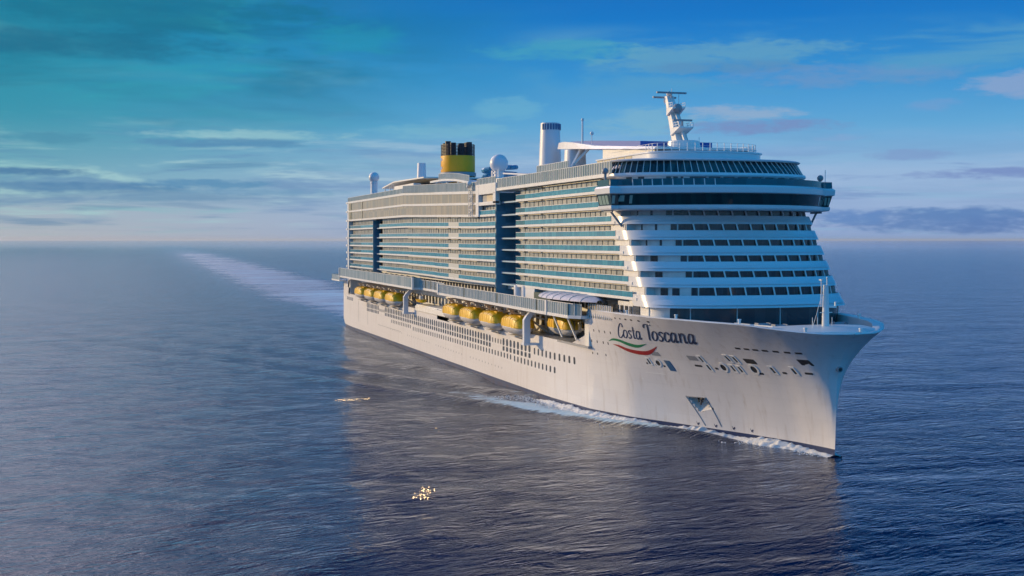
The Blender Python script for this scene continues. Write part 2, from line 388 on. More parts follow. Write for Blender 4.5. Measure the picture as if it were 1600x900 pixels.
# hull plating -----------------------------------------------------------
ZT = lambda x: 20.1 + .9*min(1, max(0, (4-x)/12)) + .2*min(1, max(0, -x/44))    # sheer
dcol = list(np.concatenate([np.linspace(0, 1, 9)[:-1]**2*1.0, np.arange(1, 8, .4), np.arange(8, 62, .6), np.arange(62, 118, 2.5), np.arange(118, 322, 8), np.arange(322, 351, 3), [351.]]))
XOPEN = -58.
POCK = [(-31.9, 6.5), (-27.3, 6.7), (-26.3, 4.7), (-29.3, 3.9)]
def inpoly(x, z, P_):
    c = False; j = len(P_)-1
    for i in range(len(P_)):
        if (P_[i][1] > z) != (P_[j][1] > z) and x < (P_[j][0]-P_[i][0])*(z-P_[i][1])/(P_[j][1]-P_[i][1])+P_[i][0]: c = not c
        j = i
    return c
def hull_side(sgn):
    mb = MB(); zr = list(np.arange(-3, 2, .5))+list(np.arange(2, 7, .2))+list(np.arange(7, 13.8, .6))
    nz1 = len(zr); up = [13.8+(k/14)*1. for k in range(0, 0)]
    rows = zr+[13.8]
    fr = [i/12 for i in range(1, 13)]
    idx = {}; V = []
    for i, d in enumerate(dcol):
        for j in range(len(rows)+len(fr)):
            if j < len(rows):
                z = rows[j]
            else:
                xx = stem(20)-d; z = 13.8+(ZT(xx)-13.8)*fr[j-len(rows)]
            x = stem(z)-d
            b = hb(x, z) if d > 0 else 0.
            if x < -328: # counter stern rising out of the water
                zb = max(-3, (-328-x)/22*5.5-2.5)
                z = max(z, min(zb, 3.5)); b = b
            idx[(i, j)] = len(V); V.append((x, sgn*b, z))
    Fc = []
    for i in range(len(dcol)-1):
        for j in range(len(rows)+len(fr)-1):
            q = [idx[(i, j)], idx[(i+1, j)], idx[(i+1, j+1)], idx[(i, j+1)]]
            cx_ = sum(V[k][0] for k in q)/4; cz_ = sum(V[k][2] for k in q)/4
            if j >= len(rows)-1 and cx_ < XOPEN and cx_ > -330: continue
            if j >= len(rows)+8 and cx_ <= -330: continue
            if sgn < 0 and inpoly(cx_, cz_, POCK): continue
            Fc.append(tuple(q) if sgn < 0 else tuple(reversed(q)))
    mb.add(V, Fc)
    # transom half
    zz = [3.0, 6, 10, 13.8, 18.0]
    return mb
mb = hull_side(-1); h2 = hull_side(1); mb.add(h2.v, h2.f)
yt = hb(-350.6, 12)
mb.add([(-350.6,-yt,2.6),(-350.6,yt,2.6),(-350.6,yt,18.4),(-350.6,-yt,18.4)], [(0,1,2,3)])
mb.add([(-350.6,-yt,2.6),(-350.6,yt,2.6),(-330,19.5,-2.5),(-330,-19.5,-2.5)], [(0,1,2,3)])
hull = mb.obj('hull', M['hull'], ship, smooth=True)

# anchor pocket: four walls and two sloping plates inside
mb = MB()
def inn(x, z, d): return hp(x, z, -d)
A, B, C_, D_ = [Vector(hp(x, z, .02)) for x, z in POCK]
Ai, Bi = inn(-31.7, 6.3, 1.9), inn(-27.5, 6.5, 1.9)
mid1, mid2 = inn(-30.4, 4.9, 1.7), inn(-27.2, 5.5, 1.5)
mb.add([A, B, C_, D_, Ai, Bi, mid1, mid2], [(0,1,5,4), (4,5,7,6), (6,7,2,3), (0,4,6), (0,6,3), (1,2,7), (1,7,5)])
mb.obj('anchor_pocket', M['white'], ship)
mb = MB()
for a, b in ((POCK[0], POCK[1]), (POCK[1], (-24.9, 1.7)), (POCK[0], (-28.5, 1.5))):
    n = 10; pts = [(a[0]+(b[0]-a[0])*i/n, a[1]+(b[1]-a[1])*i/n) for i in range(n+1)]
    for p, q in zip(pts, pts[1:]): mb.bar(hp(*p, .02), hp(*q, .02), .14, .14)
mb.obj('anchor_guard', M['steel'], ship)
mb = MB(); c = hp(-29.0, 6.05, -.35)
mb.tube(c+Vector((-.9,0,.2)), c+Vector((.9,0,.25)), .22); mb.tube(c+Vector((0,.1,.1)), c+Vector((.2,0,-.9)), .16)
mb.tube(c+Vector((-.9,0,.2)), c+Vector((-.6,0,-.5)), .14); mb.tube(c+Vector((.9,0,.25)), c+Vector((.9,0,-.4)), .14)
mb.obj('anchor', M['dark'], ship)

# forecastle deck, broad rounded rim
mb = MB()
xs = [stem(20.1)-d-.0 for d in (.02,.1,.3,.8,1.5,2.5,4,6,9,12,16,20,25,30,36,42,48,55,62)]
def rim(x, inset, z): return (x, max(0, hb(x, 20.3)-inset), z)
for sgn in (-1, 1):
    rings = []
    for x in xs:
        zt = ZT(x); b = max(hb(x, zt-.02), .12)
        wq = min(1.9, b*.6)
        rings.append([(x, sgn*(hb(x, zt-.16)+.02), zt-.16), (x, sgn*(b+.05), zt-.03), (x-.05, sgn*(b-.12), zt+.10), (x-.1, sgn*(b-.45*wq), zt+.16), (x-.25, sgn*(b-wq), zt+.02), (x-.3, sgn*max(0, min(b-wq-.1, hb(x, 19.7)-.5)), 19.7)])
    mb.loft(rings, closed=False)
x0 = xs[0]
mb.obj('bulwark_rim', M['white'], ship, smooth=True)
mb = MB()
poly = [(x, -max(.1, hb(x, 19.6)-.5)) for x in xs]+[(x, max(.1, hb(x, 19.6)-.5)) for x in reversed(xs)]
n = len(xs)
mb.add([(x, y, 19.55) for x, y in poly], [(i, i+1, 2*n-2-i, 2*n-1-i) for i in range(n-1)])
mb.obj('bow_deck', M['deck'], ship)
mb = MB()  # raised bow plating, white crest round the mast
n_ = 20; rr = []
for k, (f, z) in enumerate(((1., 19.6), (.97, 20.35), (.8, 20.75), (.35, 20.9), (.02, 20.95))):
    rr.append([(-5.6+9.8*f*math.cos(R(-95+190*i/n_)) , 10.2*f*math.sin(R(-95+190*i/n_)), z) for i in range(n_+1)])
ok = []
for r_ in rr:
    ok.append([(min(x, 5.2), math.copysign(min(abs(y), max(0, hb(min(x, 5.2), z)-.75)), y), z) for x, y, z in r_])
mb.loft(ok, closed=False); mb.obj('bow_crown', M['white'], ship, smooth=True)

# lifeboat recess: lower deck, inner wall; main deck plates
ZL = 13.8
def zp(x): return float(np.interp(x, [-330,-200,-160,-80,-50], [20.25,19.95,19.7,19.3,19.3]))
mb = MB(); mb.box(-330, -57.5, -20.9, 20.9, 13.4, 13.78); mb.obj('embarkation_deck', M['steel'], ship)
mb = MB()
for sgn in (-1, 1):
    for x0, x1 in ((-330,-212),(-212,-168),(-168,-92),(-92,-60)):
        yy = 16.2 if x1 < -90 else 13.6
        mb.gbox(x0, x1, sgn*yy, sgn*(yy-.4), lambda x: 13.8, lambda x: zp(x)-.02)
mb.box(-60.2, -57.8, -20.6, 20.6, 13.8, 19.2)
mb.box(-331, -328.6, -20.2, 20.2, 13.8, 20.1)
mb.obj('recess_wall', M['white_rough'], ship)
mb = MB()
for x in np.arange(-326, -62, 4.1): mb.box(x, x+2.0, -16.35, -16.2, 15.4, 17.6)
tag(mb.obj('recess_window', M['window'], ship), None, None, kind='stuff')
# sloping fore edge of the opening
mb = MB()
mb.add([hp(-58,16.4,.0), hp(-58,13.7,.0), hp(-68,13.7,.0)], [(0,1,2)]); 
q = [hp(-58,16.4,0), hp(-68,13.8,0)]
mb.add([q[0], q[1], q[1]+Vector((0,3.5,0)), q[0]+Vector((0,3.5,0))], [(0,1,2,3)])
mb.obj('hull_shoulder', M['hull'], ship)
mb = MB()
# hull step between the two boat groups (tender platform)
mb.box(-209, -169, -21.02, -16.6, 13.78, 15.2); mb.box(-209, -168.6, -21.35, -21.0, 13.2, 14.8)
mb.obj('tender_platform', M['white_rough'], ship, bevel=.15)
mb = MB(); mb.add([hp(-182,15.0,.05), hp(-182,12.2,.05), hp(-168,12.0,.05), hp(-168,14.6,.05)], [(0,1,2,3)]); 
patch(mb, rect(-175, 12.9, 13, 1.6), .03, .02); mb.obj('tender_port', mat('blue grey shell door', (.10,.14,.20), .3), ship)

# promenade deck
mb = MB()
def prom(x): return float(np.interp(x, [-200,-199.5,-190,-178,-168,-167.5,-60,-56,-44], [24.3,21.9,21.4,21.8,22.6,24.3,24.3,22.0,21.0])) if x > -318 else 24.3
px_ = [-330,-318,-280,-240,-200,-199.5,-194,-188,-182,-176,-170,-168,-167.5,-140,-110,-80,-60,-57]
for sgn in (-1, 1):
    for x0, x1 in zip(px_, px_[1:]):
        mb.add([(x0,sgn*14,zp(x0)),(x1,sgn*14,zp(x1)),(x1,sgn*prom(x1),zp(x1)),(x0,sgn*prom(x0),zp(x0)),
                (x0,sgn*14,zp(x0)+.62),(x1,sgn*14,zp(x1)+.62),(x1,sgn*prom(x1),zp(x1)+.62),(x0,sgn*prom(x0),zp(x0)+.62)],
               [(0,1,2,3),(7,6,5,4),(2,6,7,3),(0,3,7,4),(1,5,6,2)])
sides(mb, 'promenade_deck', M['white'], ship)
mb = MB(); pb = MB()
def scr_h(x): return 3.0 if x < -199 else 2.35
for sgn in (-1, 1):
    for x0, x1 in zip(px_[:-1], px_[1:]):
        h = scr_h((x0+x1)/2); y0, y1 = sgn*(prom(x0)-.12), sgn*(prom(x1)-.12)
        mb.add([(x0,y0,zp(x0)+.6),(x1,y1,zp(x1)+.6),(x1,y1,zp(x1)+.6+h),(x0,y0,zp(x0)+.6+h),(x0,y0-sgn*.08,zp(x0)+.6),(x1,y1-sgn*.08,zp(x1)+.6),(x1,y1-sgn*.08,zp(x1)+.6+h),(x0,y0-sgn*.08,zp(x0)+.6+h)],
               [(0,1,2,3),(7,6,5,4),(3,2,6,7)])
        if h < 2.5:
            n = max(1, int((x1-x0)/1.35))
            for k in range(n+1):
                x = x0+(x1-x0)*k/max(n,1); y = y0+(y1-y0)*k/max(n,1)
                pb.box(x-.07, x+.07, min(y, y+sgn*.12), max(y, y+sgn*.12), zp(x)+.6, zp(x)+.62+h)
        pb.gbox(x0, x1, min(y0, y0+sgn*.1), max(y0, y0+sgn*.1), lambda x: zp(x)+.6+h, lambda x: zp(x)+.72+h)
for x in (-330+.2, -199.8, -167.6, -73.5):
    pb.box(x-.45, x+.45, -24.45, -23.9, zp(x)-.02, zp(x)+.75+scr_h(x))
scr = sides(mb, 'promenade_screen', M['prom_glass'], ship); po_ = sides(pb, 'screen_post', M['white'], ship)
for a, b in zip(scr, po_): b.parent = a

# fore deck screen between promenade and bow plating
mb = MB(); pb = MB()
for x0, x1 in ((-57,-52),(-52,-48),(-48,-44.5)):
    y0 = -(hb(x0, 20)+.0); y1 = -(hb(x1, 20)+.0)
    mb.add([(x0,y0,19.6),(x1,y1,19.9),(x1,y1,22.3),(x0,y0,22.3)], [(0,1,2,3)])
    for k in range(4):
        x = x0+(x1-x0)*k/4; y = y0+(y1-y0)*k/4-.06; pb.box(x-.08, x+.08, y-.08, y+.06, 19.6, 22.4)
s2 = mb.obj('side_screen', M['sand_glass'], ship); o = pb.obj('screen_post', M['white'], ship); o.parent = s2

# ------------------------------------------------------------------ balcony decks
FZ = [23.9,26.7,29.5,32.3,35.1,37.9,40.8,43.9,46.8]
AZ = [.3,.3,.2,.2,.4,1.0,1.5,1.9,2.5]
def rmp(x): return float(np.interp(x, [-230,-141], [1, 0]))
def zk(k, x): return FZ[k]+AZ[k]*rmp(x)
def xc(z): return -34.0-.78*(z-25.3)
SEG = [(-333,-307,-19.9,'d'),(-307,-283.5,-19.9,'l'),(-274,-230,-19.4,'l'),(-230,-223.5,-19.4,'l'),(-223.5,-187,-19.9,'l'),(-187,-171,-20.4,'l'),(-171,-160,-20.4,'s'),
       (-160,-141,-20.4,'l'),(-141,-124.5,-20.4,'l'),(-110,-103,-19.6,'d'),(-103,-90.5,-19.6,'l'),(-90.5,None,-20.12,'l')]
BLOCKS = ((-333, -283), (-274, -124), (-110, -30))
for k in range(8):
    for sgn in (1, -1):
        for blk in BLOCKS:
            # y values are those of the starboard side; sgn=-1 mirrors them to port
            Y = lambda y: sgn*y
            z0 = lambda x: zk(k, x)
            hgt = lambda x: zk(k+1, x)-zk(k, x)
            sl_ = MB(); subs = []; port = [MB(), MB(), MB()]
            for (x0, x1, yo, ty) in SEG:
                if not (blk[0] <= x0 < blk[1]): continue
                xe = x1 if x1 is not None else xc(FZ[k])-3.6
                if k == 7 and x0 < -125: continue
                if k == 6 and x0 < -141: continue
                xr = xe if x1 is not None else xc(FZ[k])-1.6
                gm_, rm_, cm_ = (MB(), MB(), MB()) if sgn == 1 else port
                sl_.gbox(x0, xr, *sorted((Y(yo), Y(-16.5))), z0, lambda x: z0(x)+.52)
                gm_.gbox(x0, xe, *sorted((Y(yo+.05), Y(yo+.12))), lambda x: z0(x)+.5, lambda x: z0(x)+1.52)
                rm_.gbox(x0, xe, *sorted((Y(yo+.0), Y(yo+.14))), lambda x: z0(x)+1.52, lambda x: z0(x)+1.62)
                yw = yo+1.25
                cm_.gbox(x0, xr, *sorted((Y(yw), Y(yw+.2))), lambda x: z0(x)+.5, lambda x: z0(x)+hgt(x)+.01)
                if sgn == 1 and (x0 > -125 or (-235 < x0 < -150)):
                    ce_ = MB(); ce_.gbox(x0+1, xe-2, *sorted((Y(yw-.8), Y(yw-.4))), lambda x: z0(x)+hgt(x)-.24, lambda x: z0(x)+hgt(x)-.02); subs.append((ce_, 'sunlit_soffit', 'cream'))  # strip added where sun catches the ceiling, light put into its colour
                n = max(1, round((xe-x0)/2.9))
                for i in range(n+1):
                    x = min(x0+(xe-x0)*i/n, xe-.12)
                    cm_.gbox(x, x+.1, *sorted((Y(yw-.12), Y(yw+.05))), lambda q: z0(q)+.5, lambda q: z0(q)+hgt(q)+.01)
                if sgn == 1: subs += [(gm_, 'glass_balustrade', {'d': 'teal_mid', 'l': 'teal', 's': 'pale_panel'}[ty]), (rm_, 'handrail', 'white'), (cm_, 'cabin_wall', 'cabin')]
            if not sl_.v: continue
            so_ = sl_.obj('balcony_deck', M['white'], ship)
            if sgn == -1: subs = [(port[0], 'glass_balustrade', 'teal'), (port[1], 'handrail', 'white'), (port[2], 'cabin_wall', 'cabin')]
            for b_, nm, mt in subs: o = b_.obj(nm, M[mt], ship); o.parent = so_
# deep dark recesses between the balcony blocks
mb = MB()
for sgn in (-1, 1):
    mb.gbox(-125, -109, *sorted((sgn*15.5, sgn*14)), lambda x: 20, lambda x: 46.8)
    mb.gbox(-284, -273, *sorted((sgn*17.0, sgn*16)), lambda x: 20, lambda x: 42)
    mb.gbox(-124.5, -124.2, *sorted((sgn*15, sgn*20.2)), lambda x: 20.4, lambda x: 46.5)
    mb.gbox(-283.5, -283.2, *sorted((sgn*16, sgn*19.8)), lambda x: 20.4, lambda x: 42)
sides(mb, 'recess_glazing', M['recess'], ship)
mb = MB()
for k in range(8):
    for sgn in (-1, 1):
        mb.gbox(-124.4, -109, *sorted((sgn*19.0, sgn*15)), lambda x: zk(k, x), lambda x: zk(k, x)+.35)
        if k < 7: mb.gbox(-283.4, -274, *sorted((sgn*18.6, sgn*16)), lambda x: zk(k, x), lambda x: zk(k, x)+.35)
mb.obj('recess_ledge', mat('pale blue steel', (.35,.50,.60), .4), ship)
# superstructure core under the balconies and the promenade wall
mb = MB()
mb.gbox(-332, -40, -15, 15, lambda x: 19.5, lambda x: 24.6); mb.box(-331, -141, -17, 17, 24.6, 41.8)
mb.box(-141, -60, -15.2, 15.2, 24.6, 46.9)
for sgn in (-1, 1):
    mb.box(-332, -57, *sorted((sgn*15, sgn*17.2)), 22.9, 24.0)
mb.obj('superstructure', M['white_rough'], ship)
mb = MB()
for x in np.arange(-326, -62, 3.4): mb.box(x, x+2.1, -15.12, -15, 20.6, 22.6)
tag(mb.obj('promenade_window', M['window'], ship), None, None, kind='stuff')
# white end wall and stern columns
mb = MB()
mb.gbox(-334.2, -331.6, -20.2, 20.2, lambda x: 20.3, lambda x: 49.5)
for k in range(9):
    mb.box(-336.5, -334.0, -20.4, 20.4, zk(k, -330)-.1, zk(k, -330)+.6)
mb.obj('stern_wall', M['white'], ship)
mb = MB(); mb.box(-353, -334, -23.6, 23.6, 18.45, 19.0); st_ = mb.obj('stern_terrace', M['white'], ship)
mb = MB()
for y in (-23.5, 23.4): mb.box(-353, -334, y, y+.1, 19.0, 21.0)
mb.box(-353, -352.9, -23.5, 23.5, 19.0, 21.0); o = mb.obj('terrace_screen', M['prom_glass'], ship); o.parent = st_

# upper aft block: two rows of bronze glass between white bands
mb = MB(); gb = MB()
for x0, x1 in ((-333.5,-230),(-230,-187),(-187,-141)):
    yo = {-333.5: -20.3, -230: -20.3, -187: -20.6}[x0]
    for sgn in (-1, 1):
        for k in (6, 7, 8):
            th = .62 if k < 8 else .7
            mb.gbox(x0, x1, *sorted((sgn*yo, sgn*(yo+3))), lambda x: zk(k, x), lambda x: zk(k, x)+th)
        for k in (6, 7):
            gb.gbox(x0, x1-(.8 if x1 == -141 else 0), *sorted((sgn*(yo+.16), sgn*(yo+.4))), lambda x: zk(k, x)+.5, lambda x: zk(k+1, x)+.1)
mb.gbox(-333.5, -230, -18, 18, lambda x: zk(8, x)+.1, lambda x: zk(8, x)+.6); mb.gbox(-230, -141, -18, 18, lambda x: zk(8, x)+.1, lambda x: zk(8, x)+.6)
ub = mb.obj('upper_aft_block', M['white'], ship)
o = gb.obj('bronze_glass_wall', M['sand_glass'], ship); o.parent = ub
mb = MB()
for x in (-329, -326, -303): mb.gbox(x, x+.6, -20.34, -20.1, lambda q: zk(6, q), lambda q: zk(8, q))
o = mb.obj('block_pilaster', mat('straw panel', (.70,.64,.42), .4), ship); o.parent = ub
# white frame amidships with its vertical truss
mb = MB()
mb.box(-141.2, -138.6, -20.75, -19.6, 40.8, 49.0); mb.box(-138.7, -123.2, -20.7, -19.4, 46.4, 49.0); mb.box(-125.5, -123.2, -20.7, -19.6, 43.9, 46.6)
mb.box(-138.7, -123.2, -20.7, -19.4, 43.6, 44.5)
mb.box(-141.2, -138.6, 19.6, 20.7, 40.8, 48.6); mb.box(-138.7, -123.2, 19.4, 20.7, 46.4, 48.6)
fr_ = mb.obj('midship_frame', M['white'], ship, bevel=.06)
mb = MB()
for x in (-147, -145.4, -143.8): mb.bar((x, -21.0, 41), (x, -21.0, 48.9), .2, .2)
for i, z in enumerate(np.arange(41, 48.6, .9)): mb.bar((-147, -21.0, z), (-143.8, -21.0, z+.9*(1 if i % 2 else -1)*.5+.45), .14, .14)
mb.sphere((-145, -21.4, 49.5), .7); mb.sphere((-146.4, -21.3, 48.9), .5)
o = mb.obj('ladder_truss', M['white_rough'], ship); o.parent = fr_
mb = MB(); mb.box(-138.5, -134, -19.8, -19.6, 44.5, 46.4); o = mb.obj('frame_opening', M['steel'], ship); o.parent = fr_
mb = MB(); mb.box(-134, -125.6, -19.8, -19.6, 44.5, 46.4); o = mb.obj('frame_panel', mat('beige panel', (.55,.47,.34), .5), ship); o.parent = fr_
# forward roof edge
mb = MB()
mb.box(-124, -47.5, -20.5, -12, 46.9, 47.6); mb.box(-124, -47.5, 12, 20.5, 46.9, 47.6); mb.box(-124, -50, -12.1, 12.1, 46.9, 47.5)
mb.obj('sun_deck', M['white'], ship)

# sun deck screens ----------------------------------------------------------
def screen(x0, x1, y, z0f, h, name, gm, step=1.35, postm='white', pw=.16):
    mb = MB(); pb = MB(); n = max(1, int(abs(x1-x0)/12)); xs = np.linspace(x0, x1, n+1)
    for a, b in zip(xs, xs[1:]):
        mb.gbox(a, b, y, y+.06, lambda x: z0f(x), lambda x: z0f(x)+h)
        pb.gbox(a, b, y-.05, y+.1, lambda x: z0f(x)+h, lambda x: z0f(x)+h+.1)
    for x in np.arange(x0, x1+.01, step): pb.gbox(x, x+pw, y-.10, y+.04, lambda q: z0f(q), lambda q: z0f(q)+h+.05)
    a = mb.obj(name, M[gm], ship); b = pb.obj('screen_post', M[postm], ship); b.parent = a
screen(-123, -46.5, -20.3, lambda x: 47.6, 2.2, 'sun_deck_screen', 'rail_glass')
screen(-123, -55, 20.3, lambda x: 47.6, 2.2, 'sun_deck_screen', 'rail_glass', 2.7)
screen(-141, -124, -20.4, lambda x: 49.0, 1.5, 'sun_deck_screen', 'rail_glass')
screen(-230, -141.5, -20.4, lambda x: zk(8, x)+.7, 2.3, 'sun_deck_screen', 'rail_glass')
screen(-333, -230, -20.2, lambda x: zk(8, x)+.7, 1.5, 'sun_deck_screen', 'rail_glass', 2.2)
screen(-333, -141, 20.2, lambda x: zk(8, x)+.7, 1.8, 'sun_deck_screen', 'rail_glass', 4)
screen(-108, -86, -15, lambda x: 50.0, 2.2, 'upper_deck_screen', 'rail_glass', 1.2)
screen(-86, -62, -12, lambda x: 50.0, 1.2, 'upper_deck_screen', 'rail_glass', 1.2)
mb = MB(); mb.box(-104, -50, -15.2, 15.2, 47.55, 50.0); mb.obj('upper_deck_house', M['white_rough'], ship)
screen(-212, -176, -13, lambda x: 53.6-.0016*(x+212)**2, 1.7, 'slide_walkway_screen', 'rail_glass', 1.2)
mb = MB(); xs = np.linspace(-222, -174, 13)
for a, b in zip(xs, xs[1:]): mb.gbox(a, b, -13.4, -9, lambda x: 53.0-.0016*(x+212)**2 if x > -212 else 53.0, lambda x: 53.6-.0016*(x+212)**2 if x > -212 else 53.6)
for x in (-219, -205, -192): mb.bar((x, -12, 49), (x, -12, 53), .5, .5)
mb.obj('slide_walkway', M['white'], ship)

# ------------------------------------------------------------------ front of the superstructure
def outline(z, inset=0., B=20.0, DD=10., x_=None, n=2.3, m_=56, back=4.0, th0=-90, th1=90):
    X = xc(z) if x_ is None else x_
    out = []
    if th0 <= -90: out.append((X-back, -(B-inset)))
    for i in range(m_+1):
        t = R(th0+(th1-th0)*i/m_); s_, c_ = math.sin(t), max(0, math.cos(t))
        y = (B-inset)*math.copysign(abs(s_)**(2/n), s_); x = X+(DD-inset)*c_**(2/n)
        out.append((x, y))
    if th1 >= 90: out.append((X-back, (B-inset)))
    return out
def wall(mb, lo, hi, z0, z1, t=.2):
    n = len(lo)
    mb.loft([[(x, y, z0) for x, y in lo], [(x, y, z1) for x, y in hi]], closed=False)
def shrink(o, d):
    out = []
    for i, (x, y) in enumerate(o):
        a = o[max(0, i-1)]; b = o[min(len(o)-1, i+1)]; tx, ty = b[0]-a[0], b[1]-a[1]; l = math.hypot(tx, ty) or 1
        out.append((x-ty/l*d*1.0, y+tx/l*d) if True else (x, y))
    return out
def floor_poly(mb, o, z, back):
    n = len(o); half = n//2
    vs = [(x, y, z) for x, y in o]
    fs = [(i, i+1, n-2-i, n-1-i) for i in range(half-1 if n % 2 == 0 else half)]
    fs = [f for f in fs if len(set(f)) == 4]
    mb.add(vs, fs)
bands = [(22.9, 25.0), (26.45, 28.15), (29.3, 30.95), (32.1, 33.8), (34.95, 36.65), (37.85, 39.4)]
def along(o, s):
    L = [0]
    for a, b in zip(o, o[1:]): L.append(L[-1]+math.hypot(b[0]-a[0], b[1]-a[1]))
    s = min(max(s, 0), L[-1]-1e-6); i = max(j for j in range(len(L)-1) if L[j] <= s); f = (s-L[i])/(L[i+1]-L[i] or 1)
    tx, ty = o[i+1][0]-o[i][0], o[i+1][1]-o[i][1]; l = math.hypot(tx, ty) or 1
    return o[i][0]+f*tx, o[i][1]+f*ty, tx/l, ty/l
def olen(o): return sum(math.hypot(b[0]-a[0], b[1]-a[1]) for a, b in zip(o, o[1:]))
for bi, (z0, z1) in enumerate(bands):
    mb = MB()
    lo = outline(z0+.3); hi = outline(z1+.5)
    if bi == 0:
        lo = outline(z0-.2); low2 = outline(z0+.3)
        wall(mb, outline(24.2), hi, 23.9, z1); wall(mb, lo, outline(24.2), z0, 23.9)
    else: wall(mb, lo, hi, z0, z1)
    hin = shrink(hi, .22); lin_ = shrink(lo, .22)
    mb.loft([[(x, y, z1) for x, y in hi], [(x, y, z1+.05) for x, y in shrink(hi, .1)], [(x, y, z1) for x, y in hin], [(x, y, z0+.5) for x, y in lin_]], closed=False)
    floor_poly(mb, lo, z0, 0); floor_poly(mb, lin_, z0+.5, 0)
    bd = mb.obj('front_bulwark', M['band'], ship, smooth=True)
    # recessed wall above this bulwark
    zt = bands[bi+1][0] if bi+1 < len(bands) else 40.5
    base = outline(z1-1.2, back=1.0)
    w_in = shrink(base, 2.3); k1 = int(len(w_in)*.335)
    mw = MB(); wall(mw, w_in[:k1+1], w_in[:k1+1], z0+.4, zt+.02)
    wsp = shrink(outline(z0+.3, back=7.), .5)[:3]
    wall(mw, [wsp[0], wsp[1], wsp[2]], [wsp[0], wsp[1], wsp[2]], z0+.4, zt+.02)
    mw.box(xc(z0)-3.0, xc(z0)+.2, -19.55, -19.3, z0+.4, zt+.02)
    mw.box(xc(z0)+.0, xc(z0)+.3, -19.55, -17.2, z0+.4, zt+.02)
    mg = MB(); wall(mg, w_in[k1:], w_in[k1:], z0+.4, zt+.02)
    a = mw.obj('front_wall', M['white_rough'], ship); a.parent = bd
    a = mg.obj('front_cabin_glass', M['glass_front'], ship); a.parent = bd
    # starboard wall windows
    ww = shrink(base, 2.22); mo = MB()
    for s0, wd, arch in ((3.6+bi*.0, 1.5, bi < 2), (5.9, 1.3, bi < 1), (9.3, 1.1, 0), (10.7, 1.1, 0), (12.1, .6, 0)):
        if bi >= 3 and s0 < 4: wd = 3.2
        if 0 < bi and s0 == 5.9: continue
        x, y, tx, ty = along(ww, s0); x2, y2, _, _ = along(ww, s0+wd)
        top = zt-.05 if not arch else zt-.15
        mo = MB(); mo.add([(x, y, z1-.3), (x2, y2, z1-.3), (x2, y2, top), (x, y, top), (x-.1, y+.1, z1-.3), (x2-.1, y2+.1, z1-.3), (x2-.1, y2+.1, top), (x-.1, y+.1, top)], [(0,1,2,3),(4,7,6,5),(0,3,7,4),(1,5,6,2)])
        a = mo.obj('front_window', M['glass_front'], ship); a.parent = bd
    # raked white dividers between the front cabins
    mf = MB(); ob = shrink(outline(z1+.5, back=1.), .35); L = olen(ob); s = L*.335
    while s < L*.93:
        x, y, tx, ty = along(ob, s); nx, ny = -ty, tx
        rk = .9
        p = [(x+nx*2.2-tx*rk, y+ny*2.2-ty*rk), (x, y)]
        dz_ = zt+.02
        mf = MB(); mf.add([(x, y, z0+.45), (x-tx*.3, y-ty*.3, z0+.45), (x+nx*.45-tx*.5, y+ny*.45-ty*.5, dz_), (x+nx*.45-tx*.8, y+ny*.45-ty*.8, dz_),
                (x+nx*2.3, y+ny*2.3, z0+.45), (x+nx*2.3-tx*.1, y+ny*2.3-ty*.1, z0+.45), (x+nx*2.3, y+ny*2.3, dz_), (x+nx*2.3-tx*.1, y+ny*2.3-ty*.1, dz_)],
               [(0,2,6,4),(1,5,7,3),(0,1,3,2),(2,3,7,6)])
        a = mf.obj('front_divider', M['white'], ship); a.parent = bd
        s += 2.85
# screen under the lowest bulwark, on the bow deck
mb = MB(); pb = MB()
o_ = shrink(outline(23.4, back=14), 1.1)
k0 = next(i for i, p in enumerate(o_) if i > 0 and p[1] > -17)
wall(mb, o_[k0:], o_[k0:], 19.6, 23.0); L = olen(o_)
for s in np.arange(15, L-12, 8.4):
    x, y, tx, ty = along(shrink(outline(23.4, back=14), 1.0), s); pb.bar((x, y, 19.6), (x, y, 23.0), .16, .16)
a = mb.obj('bow_screen', cell_mat('smoky screen', [(.06,.075,.085),(.075,.09,.10),(.05,.065,.08)], 2.1, 9., .15, .6), ship)
b = pb.obj('screen_post', M['white'], ship); b.parent = a
mb = MB(); wall(mb, o_[:k0+1], o_[:k0+1], 20.4, 23.4); mb.obj('side_wall', M['white'], ship)
mb = MB()
for x in (-49.5, -47.2, -44.9, -42.6, -40.5):
    y = -18.98; mb.box(x, x+1.1, y-.12, y, 20.9, 22.6)
for x in (-38.7,): mb.box(x, x+3.0, -19.1, -18.98, 20.9, 22.8)
mb.obj('side_window', M['window'], ship)

# ------------------------------------------------------------------ bridge
BRX = lambda y: -40.3+ 11.2*(1-min(1, abs(y)/21.2)**2.0)**.9
def bridge_front(off=0., n=64):
    return [(BRX(y)+off, y) for y in np.linspace(-22.8-off*.8, 22.8+off*.8, n+1)]
def bridge_ring(off, xb=-47.0):
    f = bridge_front(off); w = 22.8+off*.8
    return f+[(xb-off*.3, w), (xb-off*.3, -w)]
def ringloft(mb, specs):
    mb.loft([[(x, y, z) for x, y in bridge_ring(o)] for o, z in specs])
mb = MB(); ringloft(mb, [(-1.2, 40.35), (-.15, 40.5), (0., 40.75), (.05, 41.25), (-.1, 41.3)])
brg = mb.obj('bridge_floor', M['band'], ship)
brw = MB(); ringloft(brw, [(-.2, 41.3), (.35, 43.35)]); o = brw.obj('bridge_window', M['bridge_glass'], ship); o.parent = brg
